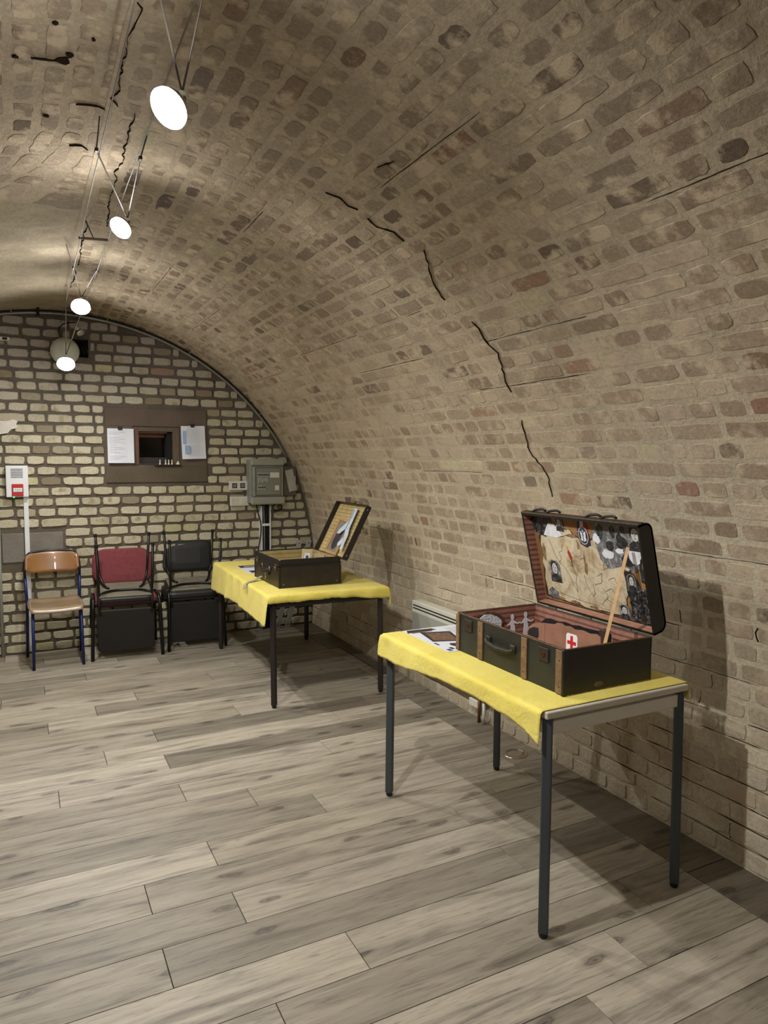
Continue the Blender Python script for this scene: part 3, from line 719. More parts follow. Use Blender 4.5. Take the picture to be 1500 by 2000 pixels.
sp = thing('cable_spreader', 'short brown bar holding the two lighting cables apart', 'bar', (.344, 3.80, ZC))
obj('spreader_bar', tube(B(), [(-.066, 0, -.008), (.066, -.028, -.008)], .006, 8), mat('bar_brown', (78, 58, 46), .5), sp)
obj('support_rod', tube(B(), [(-.0, -.01, -.004), (-.03, .02, .085)], .003, 6), M_ROD, sp)
LABELS = ['big bright spotlight hanging nearest the camera from two long rods',
          'second bright spotlight, on a V of thin rods under the vault crown',
          'third bright spotlight along the cables, close to the far end of the vault',
          'bright spotlight hanging low in front of the white globe']
def lamp(i, pos, clipL, clipR, topL, topR, nrm, rad, power, on=True, label=None, aim=None, spill=.10, cone=174):
    t = thing('cable_spotlight', label or LABELS[i], 'lamp', pos, 0, 'spotlights on the lighting cables'); p = Vector(pos)
    nrm = Vector(nrm).normalized(); ax = Vector((1, 0, 0)) if abs(nrm.x) < .9 else Vector((0, 1, 0))
    # local +z of the cup = towards the light's mouth
    z = nrm; x = (ax-z*ax.dot(z)).normalized(); y = z.cross(x)
    M = Matrix(((x.x, y.x, z.x, 0), (x.y, y.y, z.y, 0), (x.z, y.z, z.z, 0), (0, 0, 0, 1)))
    cup = obj('reflector', lathe(B(), [(rad, 0), (rad*.97, -.006), (rad*.8, -rad*.45), (rad*.5, -rad*.8), (rad*.25, -rad*.95), (rad*.22, -rad*1.35), (0, -rad*1.35)], 28, M), M_CHROME, t, smooth=True)
    obj('bulb', lathe(B(), [(0, .004), (rad*.6, .003), (rad*.96, -.001), (rad*.96, -.004), (0, -.004)], 28, M), M_BULB if on else M_CHROME, t, smooth=True)
    sk = -nrm*rad*1.3+Vector((0, 0, .012))
    obj('socket', tube(B(), [-nrm*rad*1.1, sk], .010, 8), M_CREAM, t)
    for c_, tp in ((clipL, topL), (clipR, topR)):
        pts = [sk, Vector(c_)-p]
        if tp: pts.append(Vector(tp)-p)
        obj('rod', tube(B(), pts, .0026, 6), M_ROD, t)
        obj('cable_clip', box(B(), -.006, .006, -.012, .012, -.006, .006, .002, 1, Matrix.Translation(Vector(c_)-p)), M_BLACK, t)
    if on:
        L = bpy.data.lights.new('bulb_beam', 'SPOT'); L.energy = power; L.color = LAMP_COL; L.spot_size = math.radians(cone); L.spot_blend = 1.0; L.shadow_soft_size = .018
        lo = bpy.data.objects.new('bulb_beam', L); C.objects.link(lo); lo.parent = t; lo.location = nrm*.02
        d = (Vector(aim or (p.x, p.y, 0))-p).normalized(); lo.rotation_euler = d.to_track_quat('-Z', 'Y').to_euler()
        L2 = bpy.data.lights.new('bulb_spill', 'POINT'); L2.energy = power*spill; L2.color = LAMP_COL; L2.shadow_soft_size = .04
        l2 = bpy.data.objects.new('bulb_spill', L2); C.objects.link(l2); l2.parent = t; l2.location = nrm*.03
    return t
def clip(y, side, dx=0): return (cabx(y, side)+dx, y, ZC-.004)
lamp(0, (.335, 1.78, 2.395), (.27, 1.62, ZC), (.395, 1.60, ZC), None, None, (-.60, -.42, -.68), .048, LAMP_W*1.8, aim=(2.1, 2.8, .35))
lamp(1, (.392, 3.16, 2.515), clip(2.72, 0, -.012), clip(2.72, 1, .01), (.265, 2.60, 2.70), (.425, 2.66, 2.695), (-.55, -.50, -.67), .046, LAMP_W*1.3, aim=(1.7, 4.2, .7), spill=.08)
lamp(2, (.338, 4.60, 2.458), clip(4.42, 0), clip(4.42, 1), (.245, 4.2, 2.70), None, (-.1, -.7, -.7), .054, LAMP_W*1.35, aim=(.0, 3.6, 0), spill=.12)
lamp(3, (.300, 5.55, 2.232), clip(5.35, 0), clip(5.35, 1), None, None, (-.05, -.7, -.7), .060, LAMP_W*.6, aim=(.3, 5.0, .2), spill=.5)
lamp(4, (.437, 6.02, 2.532), (cabx(6, 0)+.1, 6.02, ZC), (cabx(6, 1), 6.02, ZC), None, None, (.5, -.5, -.7), .034, 0, False, 'small unlit chrome spotlight hanging above the white globe')
lamp(5, (.33, .45, 2.40), clip(.3, 0), clip(.3, 1), None, None, (.5, .6, -.6), .043, LAMP_W*.36, True, 'added out-of-view spotlight on the cables above the photographer', aim=(1.5, 3.9, .3), spill=.03, cone=104)  # added lamp, unseen; aimed to brighten walls and table fronts
lamp(6, (.33, -1.1, 2.40), clip(-1.2, 0), clip(-1.2, 1), None, None, (0, 0, -1), .043, LAMP_W*.3, True, 'added out-of-view spotlight on the cables behind the photographer')  # added lamp, unseen; more light from behind the camera
# white globe on the back wall
gb = thing('globe_light', 'unlit white ball-shaped globe lamp on the back wall under the conduit', 'lamp', (.325, 6.10, 2.395))
prof = [(.105*math.sin(t*PI/18), .105*math.cos(t*PI/18)) for t in range(19)]
obj('globe', lathe(B(), prof, 32), mat('opal_glass', (206, 212, 202), .5, var=.03), gb, smooth=True)
obj('collar', tube(B(), [(0, .09, .03), (0, .145, .03)], .035, 12), M_GREY, gb)
obj('supply_cable', tube(B(), smoothpath([(-.02, .02, .10), (-.045, .05, .17), (.0, .10, .235), (.09, .12, .25)], .05), .005, 6), M_BLACK, gb, smooth=True)
for dx in (.0, .03, .055):
    o = obj('niche_cable', tube(B(), smoothpath([(.40+dx, 6.30, 2.50), (.44+dx, 6.24, 2.44), (.45+dx, 6.28, 2.385)], .03), .005, 6), M_BLACK, wall_back, smooth=True)
o = obj('ceiling_stub', box(B(), .135, .155, 6.12, 6.14, 2.66, 2.727, .002), M_CRACK); finish(o, 'short dark metal stub hanging from the vault at the back wall', 'bracket')
# ------------------------------------------------------------------ convector heater on the right wall
cv = thing('convector_heater', 'white wall-mounted electric convector heater behind the near table', 'heater', (2.40, 3.74, .16))
M_HEAT = mat('heater_white', (205, 204, 190), .4, var=.03)
obj('housing', box(B(), -.045, .03, -.43, .43, 0, .445, .004), M_HEAT, cv)
obj('front_panel', box(B(), -.050, -.044, -.418, .418, .02, .372, .002), mat('heater_grey', (158, 158, 148), .5, var=.03), cv)
for z in (.392, .412): obj('outlet_slot', box(B(), -.0465, -.0445, -.415, .415, z, z+.008), M_BLACK, cv)
obj('bracket', box(B(), .03, .046, -.3, .3, .1, .3), M_GREY, cv)
b = tube(B(), [(2.385, 3.40, .001), (2.385, 3.40, .16)], .010, 8); o = obj('heater_pipe', b, mat('copper_dull', (104, 74, 52), .5, .5), smooth=True); finish(o, 'short brown pipe rising from the floor by the wall under the near table', 'pipe')
o = obj('pipe_sleeve', tube(B(), [(2.39, 3.36, .001), (2.39, 3.36, .13)], .009, 8), M_CREAM, smooth=True); finish(o, 'short pale pipe beside the brown one by the wall', 'pipe')
o = obj('outlet_box', box(B(), 2.37, 2.41, 3.40, 3.49, .085, .13, .004), M_CREAM); finish(o, 'small white junction box low on the wall under the near table', 'socket')
# round recessed floor fitting
fl_ = thing('floor_light', 'round glass and metal fitting let into the floor under the near table', 'floor light', (2.30, 2.938, .0006))
obj('ring', lathe(B(), [(.046, .0), (.046, .004), (.052, .007), (.064, .004), (.067, 0)], 36), mat('ring_metal', (150, 142, 130), .25, .7), fl_, smooth=True)
obj('lens', lathe(B(), [(0, .004), (.03, .0038), (.0455, .002), (.0455, 0), (0, 0)], 36), mat('lens_frost', (122, 110, 94), .2), fl_, smooth=True)
# ------------------------------------------------------------------ tables
def table(name, label, loc, rz, W, D, H, legm, topm, railm, inset, splay, foot=True, leg_r=.016):
    t = thing(name, label, 'table', loc, rz)
    obj('tabletop', box(B(), -W/2, W/2, -D/2, D/2, H-.024, H, .004, 2), topm, t)
    for sx in (-1, 1):
        for sy in (-1, 1):
            x, y = sx*(W/2-inset), sy*(D/2-inset); dx, dy = sx*splay[0], sy*splay[1]
            b = B(); r_ = leg_r*math.sqrt(2)*1.02
            b2 = tube(b, [(x+dx, y+dy, .02), (x, y, H-.0245)], r_, 4, True)
            bmesh.ops.bevel(b, geom=[e for e in b.edges if abs(e.verts[0].co.z-e.verts[1].co.z) > .3], offset=.005, segments=2, affect='EDGES', profile=.5)
            lg = obj('leg', b, legm, t)
            obj('foot_cap', lathe(B(), [(0, 0), (leg_r*.75, 0), (leg_r*.95, .006), (leg_r*.95, .022), (0, .022)], 14, Matrix.Translation((x+dx, y+dy, 0))), M_BLACK, lg)
    for sy in (-1, 1): obj('apron_rail', box(B(), -W/2+inset+leg_r, W/2-inset-leg_r, sy*(D/2-inset)-.009, sy*(D/2-inset)+.009, H-.082, H-.036, .002), railm, t)
    for sx in (-1, 1): obj('apron_rail', box(B(), sx*(W/2-inset)-.009, sx*(W/2-inset)+.009, -D/2+inset+leg_r, D/2-inset-leg_r, H-.082, H-.036, .002), railm, t)
    return t
M_LEG = mat('leg_slate', (66, 72, 76), .5, .2, var=.06, bump=.05, bscale=300)
M_LEG2 = mat('leg_brown_black', (40, 33, 31), .5, .2, var=.08)
M_TOP = mat('laminate_beige', (196, 188, 172), .4, var=.03)
M_RAIL = mat('rail_beige', (206, 200, 188), .4, .1, var=.03)
NX0, NX1, NY0, NY1, NH = 1.463, 2.112, 1.712, 2.845, .765
table('school_table', 'near table with slate grey square legs and beige top under yellow cloth', ((NX0+NX1)/2, (NY0+NY1)/2, 0), 0, NX1-NX0, NY1-NY0, NH, M_LEG, M_TOP, M_RAIL, .022, (.004, .004))
FW, FD, FH = .80, 1.56, .718
FRZ = math.radians(-1.8)
FLOC = (1.762, 4.93, 0)
table('school_table', 'far table with thin dark brown legs under yellow cloth by the fuse cabinet', FLOC, FRZ, FW, FD, FH, M_LEG2, M_TOP, M_LEG2, .03, (.0, .012), leg_r=.0155)
# cloths
def mk_cloth():
    g = N('yellow_cloth'); tc = g.n('TexCoord')
    n1 = g.n('TexNoise', Scale=6.0, Detail=6.0, Distortion=.6); g.l(tc.outputs['Object'], n1.inputs['Vector'])
    n2 = g.n('TexNoise', Scale=260.0, Detail=3.0); g.l(tc.outputs['Object'], n2.inputs['Vector'])
    r = g.ramp(n1.outputs['Fac'], [(.3, lin((212, 194, 82))[:3]), (.7, lin((224, 208, 102))[:3])]); g.l(r.outputs['Color'], g.b.inputs['Base Color'])
    g.b.inputs['Roughness'].default_value = .85; g.b.inputs['Sheen Weight'].default_value = .15
    v = g.n('TexNoise', Scale=22.0, Detail=7.0, Roughness=.6, Distortion=1.5); g.l(tc.outputs['Object'], v.inputs['Vector'])
    ad = g.n('Math', operation='MULTIPLY_ADD'); g.l(n2.outputs['Fac'], ad.inputs[0]); ad.inputs[1].default_value = .15; g.l(v.outputs['Fac'], ad.inputs[2])
    bp = g.n('Bump', Strength=.6, Distance=.008); g.l(ad.outputs[0], bp.inputs['Height']); g.l(bp.outputs['Normal'], g.b.inputs['Normal'])
    return g.m
M_CLOTH = mk_cloth()
def cloth(name, label, loc, rz, W, D, H, dropL, dropR, dropF, dropB, yf=0, seed=0, nu=90, nv=90, nearflare=0.0):
    """grid cloth on a table top W x D (centred), drop*(t) hang lengths as functions of the position along the edge 0..1"""
    def fold(u, L, drop, bulge):
        # u: distance beyond the edge -> (outward, down)
        rr = .014; q = rr*PI/2
        if u <= 0: return 0, 0
        if u < q: a = u/rr; return rr*math.sin(a), rr*(1-math.cos(a))
        return rr+bulge*(u-q), rr+(u-q)
    b = B(); g = []
    for i in range(nu+1):
        row = []
        for j in range(nv+1):
            u, v = i/nu, j/nv
            # parametrise: extra on each side
            dl, dr = dropL(v), dropR(v); df, db = dropF(u), dropB(u)
            a = -W/2-dl+(W+dl+dr)*u; c = -D/2-df+(D+df+db)*v
            ox = dzx = oy = dzy = 0
            if a < -W/2: o_, dzx = fold(-W/2-a, W, dl, .10); x = -W/2-o_
            elif a > W/2: o_, dzx = fold(a-W/2, W, dr, .06); x = W/2+o_
            else: x = a
            if c < -D/2: o_, dzy = fold(-D/2-c, D, df, .08); y = -D/2-o_
            elif c > D/2: o_, dzy = fold(c-D/2, D, db, .05); y = D/2+o_
            else: y = c
            dz = max(dzx, dzy) if min(dzx, dzy) < .02 else math.hypot(dzx, dzy)*.92
            hang = min(1, dz/.05)
            nz = noise.noise(Vector((a*7+seed, c*7, 0)))*.5+noise.noise(Vector((a*19+seed, c*19, 3)))*.25
            k1 = noise.noise(Vector((seed, (c if dzx > dzy else a)*9, dz*2)))
            x += (-1 if a < 0 else 1)*(.012*hang*k1+.004*hang*nz) if dzx > 0 else 0
            y += (-1 if c < 0 else 1)*(.010*hang*k1+.004*hang*nz) if dzy > 0 else 0
            z = H+.0022+.0016*(1-hang)*(nz+.5)-dz
            row.append(b.verts.new((x, y, z)))
        g.append(row)
    for i in range(nu):
        for j in range(nv): b.faces.new((g[i][j], g[i+1][j], g[i+1][j+1], g[i][j+1]))
    o = obj(name, b, M_CLOTH, smooth=True, recalc=False)
    md = o.modifiers.new('thick', 'SOLIDIFY'); md.thickness = .0012; md.offset = 1
    o.location = loc; o.rotation_euler = (0, 0, rz)
    return finish(o, label, 'tablecloth')
def lerp_tab(tab):
    def f(t):
        for (a, va), (b_, vb) in zip(tab, tab[1:]):
            if t <= b_: return va+(vb-va)*max(0, (t-a))/(b_-a)
        return tab[-1][1]
    return f
def ragged(f, amp, sd): return lambda t: f(t)+amp*noise.noise(Vector((t*14, sd, 0)))+amp*.5*noise.noise(Vector((t*50, sd, 3)))
YCF = .010
cloth('tablecloth', 'yellow cloth on the near table, short of its front edge', ((NX0+NX1)/2, (NY0+NY1)/2+YCF/2, 0), 0, NX1-NX0+.006, NY1-NY0-YCF, NH,
      ragged(lerp_tab([(0, .118), (.05, .098), (.14, .074), (.45, .070), (.8, .108), (.95, .112), (1, .09)]), .005, 1), ragged(lerp_tab([(0, .07), (1, .11)]), .01, 2),
      lambda t: -.002, ragged(lerp_tab([(0, .07), (1, .08)]), .01, 3), seed=3)
cloth('tablecloth', 'yellow cloth draped over the front and left side of the far table', FLOC, FRZ, FW+.006, FD+.006, FH,
      ragged(lerp_tab([(0, .185), (.06, .20), (.5, .19), (1, .23)]), .006, 5), ragged(lerp_tab([(0, .13), (.05, .10), (1, .13)]), .02, 6),
      ragged(lerp_tab([(0, .055), (.25, .055), (.6, .05), (.9, .085), (1, .10)]), .007, 7), ragged(lerp_tab([(0, .02), (1, .02)]), .004, 8), seed=11)
# ------------------------------------------------------------------ printed leaflets
def layer(t, name, polys, M, m, h):
    b = B()
    for p in polys: prism(b, p, M @ Matrix.Translation((0, 0, h)), .0004)
    return obj(name, b, m, t)
def blob(cx, cy, rx, ry, n=14, j=.15): return [(cx+rx*math.cos(2*PI*k/n)*(1+rnd.uniform(-j, j)), cy+ry*math.sin(2*PI*k/n)*(1+rnd.uniform(-j, j))) for k in range(n)]
def rect(x0, x1, y0, y1): return [(x0, y0), (x1, y0), (x1, y1), (x0, y1)]
M_PAPER = mat('leaflet_paper', (206, 208, 214), .6, var=.03)
M_PBROWN = mat('print_brown', (104, 78, 56), .7, var=.5, scale=60)
M_PDARK = mat('print_dark', (40, 36, 38), .7, var=.5, scale=80)
M_PGREY = mat('print_grey', (132, 132, 140), .7, var=.4, scale=90)
M_PBLUE = mat('print_navy', (60, 66, 110), .7, var=.3, scale=60)
M_PCREAM = mat('print_cream', (196, 180, 148), .7, var=.2, scale=60)
lf = thing('leaflet', 'white leaflet printed with brown suitcase photographs, left of the near suitcase', 'leaflet', (1.551, 2.44, NH+.0045)); lf.rotation_euler = (0, 0, math.radians(0))
MI = Matrix.Identity(4)
obj('sheet', prism(B(), [(0, 0), (.30, 0), (.30, .40), (0, .40)], MI, .0007), M_PAPER, lf)
layer(lf, 'photo_print', [[(.03, .17), (.155, .13), (.20, .30), (.06, .34)], [(.0, .345), (.16, .355), (.15, .385), (.02, .392)], [(.16, .04), (.2, .04), (.2, .10), (.16, .11)]], MI, M_PDARK, .0007)
layer(lf, 'photo_print', [[(.045, .185), (.145, .15), (.18, .28), (.075, .31)], [(.02, .335), (.13, .34), (.13, .35), (.02, .35)]], MI, M_PBROWN, .0012)
layer(lf, 'photo_print', [blob(.09, .09, .02, .03), rect(.04, .055, .03, .06), rect(.02, .03, .11, .15)], MI, M_PDARK, .0007)
layer(lf, 'photo_print', [rect(.015, .035, .012, .04)], MI, M_PBLUE, .0007)
b = B()
for k in range(14): prism(b, rect(.20+.004, .29, .10+k*.02, .104+k*.02), Matrix.Translation((0, 0, .0007)), .0003)
obj('text_lines', b, mat('print_text', (150, 152, 162), .7), lf)
lf = thing('leaflet', 'printed leaflet half hidden left of the far suitcase', 'leaflet', (1.462, 5.02, FH+.0045)); lf.rotation_euler = (0, 0, math.radians(-2))
obj('sheet', prism(B(), [(0, 0), (.29, 0), (.29, .42), (0, .42)], MI, .0007), M_PAPER, lf)
layer(lf, 'photo_print', [[(.01, .30), (.25, .30), (.25, .41), (.01, .41)], [(.03, .04), (.12, .04), (.14, .14), (.03, .14)]], MI, M_PDARK, .0007)
layer(lf, 'photo_print', [[(.04, .32), (.2, .33), (.2, .38), (.05, .38)], [(.15, .05), (.25, .05), (.25, .16), (.16, .14)]], MI, M_PGREY, .0012)
# ------------------------------------------------------------------ suitcases
def speckle_leather(name, rgb, wear_rgb, wear=.7, sheen=.45):
    g = N(name); tc = g.n('TexCoord')
    n1 = g.n('TexNoise', Scale=8.0, Detail=8.0, Roughness=.7); g.l(tc.outputs['Object'], n1.inputs['Vector'])
    n2 = g.n('TexNoise', Scale=42.0, Detail=6.0, Roughness=.75); g.l(tc.outputs['Object'], n2.inputs['Vector'])
    a = g.ramp(n1.outputs['Fac'], [(.3, tuple(v*.6 for v in lin(rgb)[:3])), (.7, tuple(v*1.5 for v in lin(rgb)[:3]))])
    k = g.ramp(n2.outputs['Fac'], [(wear, (0, 0, 0)), (wear+.05, (.8, .8, .8))])
    c = g.mix(k.outputs['Color'], a.outputs['Color'], lin(wear_rgb)); g.l(c, g.b.inputs['Base Color'])
    g.b.inputs['Roughness'].default_value = sheen
    bp = g.n('Bump', Strength=.3, Distance=.003); g.l(n2.outputs['Fac'], bp.inputs['Height']); g.l(bp.outputs['Normal'], g.b.inputs['Normal'])
    return g.m
M_TRUNK = speckle_leather('trunk_green_black', (31, 33, 28), (128, 112, 68), .67, .5)
M_TRUNK_D = speckle_leather('trunk_black', (24, 23, 21), (90, 78, 56), .71, .42)
M_SLAT = mat('trunk_slat_wood', (112, 86, 58), .7, var=.35, scale=30, bump=.3)
def striped(name, a_, b_, axis, sc):
    g = N(name); tc = g.n('TexCoord'); wv = g.n('TexWave', Scale=sc, Distortion=.6); wv.bands_direction = axis; g.l(tc.outputs['Object'], wv.inputs['Vector'])
    n1 = g.n('TexNoise', Scale=30.0, Detail=5.0); g.l(tc.outputs['Object'], n1.inputs['Vector'])
    r = g.ramp(wv.outputs['Fac'], [(.15, lin(b_)[:3]), (.45, lin(a_)[:3])]); r2_ = g.ramp(n1.outputs['Fac'], [(.3, (.8, .8, .8)), (.7, (1.15, 1.15, 1.15))])
    g.l(g.mix(1.0, r.outputs['Color'], r2_.outputs['Color'], 'MULTIPLY'), g.b.inputs['Base Color']); g.b.inputs['Roughness'].default_value = .85
    return g.m
M_LINING = striped('lining_striped', (150, 104, 86), (104, 66, 56), 'Z', 14)
M_LINING2 = striped('lining_pale', (168, 124, 100), (146, 104, 82), 'Z', 9)
def tray(t, x0, x1, y0, y1, z0, z1, th, mo, mi, bev=.012, names=('front_side', 'near_end', 'back_side', 'far_end', 'base')):
    """open box: outer walls each a part, with lining panels as sub-parts"""
    e = .0
    w1 = obj(names[0], box(B(), x0, x0+th, y0, y1, z0, z1, .003), mo, t)
    w2 = obj(names[1], box(B(), x0+th, x1-th, y0, y0+th, z0, z1, .003), mo, t)
    w3 = obj(names[2], box(B(), x1-th, x1, y0, y1, z0, z1, .003), mo, t)
    w4 = obj(names[3], box(B(), x0+th, x1-th, y1-th, y1, z0, z1, .003), mo, t)
    w5 = obj(names[4], box(B(), x0+.002, x1-.002, y0+.002, y1-.002, z0, z0+th), mo, t)
    l = .0015
    obj('lining', box(B(), x0+th, x0+th+l, y0+th, y1-th, z0+th, z1-.004), mi, w1)
    obj('lining', box(B(), x0+th+l, x1-th-l, y0+th, y0+th+l, z0+th, z1-.004), mi, w2)
    obj('lining', box(B(), x1-th-l, x1-th, y0+th, y1-th, z0+th, z1-.004), mi, w3)
    obj('lining', box(B(), x0+th+l, x1-th-l, y1-th-l, y1-th, z0+th, z1-.004), mi, w4)
    obj('lining', box(B(), x0+th+l, x1-th-l, y0+th+l, y1-th-l, z0+th, z0+th+l), mi, w5)
    return w1, w2, w3, w4, w5
SX0, SX1, SY0, SY1, SZ0, SZ1 = 1.607, 2.018, 1.798, 2.455, NH+.004, .931
case = thing('open_suitcase', 'worn black-green trunk suitcase with wooden slats standing open on the near table', 'suitcase', (SX0, SY0, SZ0))
L_, W_, H_ = SY1-SY0, SX1-SX0, SZ1-SZ0
M_SIDE = M_TRUNK
ws = tray(case, 0, W_, 0, L_, 0, H_, .008, M_TRUNK, M_LINING)
ws[1].data.materials[0] = M_TRUNK_D
# wooden slats on the front side (facing -x)
for y0, y1 in ((.640, .662), (.472, .505), (.196, .228), (.0, .040)):
    sl = obj('slat', box(B(), -.006, .0, y0, y1, .004, H_-.006, .0015), M_SLAT, case)
    for z in (.03, .12):
        obj('nail', lathe(B(), [(0, 0), (.003, 0), (.002, .0012), (0, .0015)], 8, frame((-.006, (y0+y1)/2, z), (0, 1, 0), (0, 0, 1)) @ Matrix.Rotation(PI, 4, 'X')), M_DARK, sl)
obj('corner_trim', box(B(), -.007, .012, -.003, .010, 0, H_, .003), M_TRUNK_D, case)
# rim bead of worn wood
b = B(); box(b, -.002, .0085, 0, L_, H_-.004, H_, .001); box(b, 0, W_, -.001, .008, H_-.004, H_, .001); box(b, 0, W_, L_-.008, L_+.001, H_-.004, H_, .001)
obj('rim_bead', b, mat('rim_brown', (92, 68, 48), .7, var=.5, scale=60), case)
b = B(); box(b, .0, W_, .0, .001, 0, .006); obj('worn_edge', box(B(), .0, W_, -.0012, .0005, .0, .004), mat('wear_tan', (132, 110, 74), .8, var=.6, scale=90), case)
obj('scrape_mark', prism(B(), [(.135, .018), (.15, .014), (.172, .018), (.176, .026), (.162, .032), (.142, .032), (.134, .024)], frame((0, -.0006, 0), (1, 0, 0), (0, 0, 1)), .0006), mat('scrape', (104, 84, 68), .8, var=.3, scale=60), case)
# handle and its leather loops
hd = obj('handle', tube(B(), smoothpath([(-.008, .440, .100), (-.016, .428, .090), (-.020, .36, .082), (-.016, .285, .086), (-.008, .270, .094)], .02), [.007]*3+[.009]*8+[.007]*8 if False else .008, 8), mat('handle_leather', (36, 32, 24), .65, var=.3, scale=40), case, smooth=True)
for y in (.432, .278):
    obj('handle_mount', box(B(), -.009, 0, y-.014, y+.014, .078, .112, .003), mat('mount_brass', (56, 48, 32), .6, .3, var=.3), case)
for y in (.575, .105):
    lk = obj('latch', box(B(), -.005, 0, y-.026, y+.026, .095, .145, .002), mat('latch_rust', (56, 44, 34), .6, .4, var=.3, scale=50), case)
    obj('latch_hasp', lathe(B(), [(0, 0), (.010, 0), (.009, .003), (.004, .003), (.004, .0015), (0, .0015)], 14, frame((-.005, y, .122), (0, 1, 0), (0, 0, 1)) @ Matrix.Rotation(PI, 4, 'X')), mat('hasp_dark', (74, 56, 40), .5, .6), lk)
# lid, hinged on the back side and leaning towards the room
hx, hz = W_+.010, H_+.001
U = Vector((-.10, 0, .405)).normalized(); WD = Vector((U.z, 0, -U.x))   # up the lid / outward
LH, LD, LT = .418, .066, .008
ML = Matrix(((0, U.x, WD.x, hx), (-1, 0, 0, L_), (0, U.z, WD.z, hz), (0, 0, 0, 1)))   # local x: from far to near, y: up, z: outward depth
RR = .034
def rcorner(cy, cz, a0, r, n=6): return [(cy+r*math.cos(a0+PI/2*k/n), cz+r*math.sin(a0+PI/2*k/n)) for k in range(n+1)]
outer = [(LH, 0)]+rcorner(LH-RR, LD-RR, 0, RR)+rcorner(RR, LD-RR, PI/2, RR)+[(0, 0)]
inner = [(LT, 0)]+rcorner(RR, LD-RR, PI/2, RR-LT)[::-1]+rcorner(LH-RR, LD-RR, 0, RR-LT)[::-1]+[(LH-LT, 0)]
MX = ML @ Matrix(((0, 0, 1, 0), (1, 0, 0, 0), (0, 1, 0, 0), (0, 0, 0, 1)))     # prism local (y, z) extruded along x
b = B(); n_ = len(outer); O = [[b.verts.new(MX @ Vector((p[0], p[1], x))) for p in outer] for x in (.0, L_)]; I = [[b.verts.new(MX @ Vector((p[0], p[1], x))) for p in inner[::-1]] for x in (.0, L_)]
for k in range(n_-1):
    b.faces.new((O[0][k], O[0][k+1], O[1][k+1], O[1][k])); b.faces.new((I[0][k], I[1][k], I[1][k+1], I[0][k+1]))
    for e_ in (0, 1): b.faces.new((O[e_][k], I[e_][k], I[e_][k+1], O[e_][k+1]))
for k in (0, n_-1): b.faces.new((O[0][k], O[1][k], I[1][k], I[0][k]))
lid = obj('lid_shell', b, M_TRUNK_D, case)
def lidbox(x0, x1, y0, y1, z0, z1, bev=0, seg=1): return box(B(), x0, x1, y0, y1, z0, z1, bev, seg, ML)
def lidside(name, a, b_):
    o = obj(name, lidbox(*a, .003), M_TRUNK_D, case); obj('lining', lidbox(*b_), M_LINING if a[1]-a[0] < .1 else M_LINING2, o); return o
for xa, xl in ((0, LT), (L_-LT, L_-LT-.0015)):
    sd = obj('lid_side', prism(B(), [(p[0]*.998+.0004, p[1]*.996) for p in outer], MX @ Matrix.Translation((0, 0, xa)), LT), M_TRUNK_D, case)
    obj('lining', lidbox(xl, xl+.0015, LT, LH-LT, .003, LD-LT-.012), M_LINING, sd)
obj('lining', lidbox(LT+.002, L_-LT-.002, LT, LT+.0015, .003, LD-LT-.008), M_LINING2, lid)
obj('lining', lidbox(LT+.002, L_-LT-.002, LH-LT-.0015, LH-LT, .003, LD-LT-.008), M_LINING2, lid)
b = lidbox(-.002, L_+.002, LH-.001, LH+.005, -.002, .030, .002, 1); obj('lid_top_trim', b, mat('trim_brown', (60, 46, 32), .6, var=.5, scale=40), case)
for x in (.06, .15, .38, .46):
    obj('strap_loop', tube(B(), [ML @ Vector(p) for p in smoothpath([(x, LH+.004, .015), (x+.012, LH+.013, .02), (x+.045, LH+.014, .035), (x+.06, LH+.004, .04)], .01)], .005, 6), M_BLACK, case, smooth=True)
for x in (.08, .29, .50):
    obj('hinge', tube(B(), [(W_+.006, L_-x, H_-.003), (W_+.006, L_-x-.05, H_-.003)], .005, 8), mat('hinge_metal', (90, 82, 66), .4, .7), case)
# collage glued inside the lid
ZI = LD-LT-.0125
MC = ML @ Matrix(((1, 0, 0, 0), (0, 1, 0, 0), (0, 0, -1, ZI), (0, 0, 0, 1)))   # local z now points into the case
IW, IH = L_-2*LT-.004, LH-2*LT-.004
def cp_(a, c): return (LT+.002+a*IW, LT+.002+c*IH)
def cpoly(l): return [cp_(*p) for p in l]
def glued(name, polys, m, h, label=None, parent=case):
    b = B()
    for p in polys: prism(b, cpoly(p), MC @ Matrix.Translation((0, 0, h)), .0005)
    return obj(name, b, m, parent, **({'label': label} if label else {}))
obj('inner_panel', lidbox(LT+.002, L_-LT-.002, LT+.002, LH-LT-.002, LD-LT-.0124, LD-LT-.002), M_TRUNK_D, case)
glued('kraft_paper', [[(0, 0), (1, 0), (1, 1), (0, 1)]], mat('kraft_brown', (150, 112, 66), .8, var=.2, scale=20), 0)
def mk_map():
    g = N('burnt_map'); tc = g.n('TexCoord')
    n1 = g.n('TexNoise', Scale=9.0, Detail=8.0, Roughness=.7, Distortion=1.0); g.l(tc.outputs['Object'], n1.inputs['Vector'])
    n2 = g.n('TexNoise', Scale=40.0, Detail=6.0, Roughness=.7, Distortion=2.0); g.l(tc.outputs['Object'], n2.inputs['Vector'])
    a = g.ramp(n1.outputs['Fac'], [(.28, lin((104, 80, 54))[:3]), (.40, lin((172, 152, 118))[:3]), (.52, lin((204, 191, 162))[:3]), (.8, lin((212, 200, 174))[:3])])
    k = g.ramp(n2.outputs['Fac'], [(.44, (.85, .82, .78)), (.5, (1, 1, 1))]); g.l(g.mix(.8, a.outputs['Color'], k.outputs['Color'], 'MULTIPLY'), g.b.inputs['Base Color'])
    g.b.inputs['Roughness'].default_value = .8; return g.m
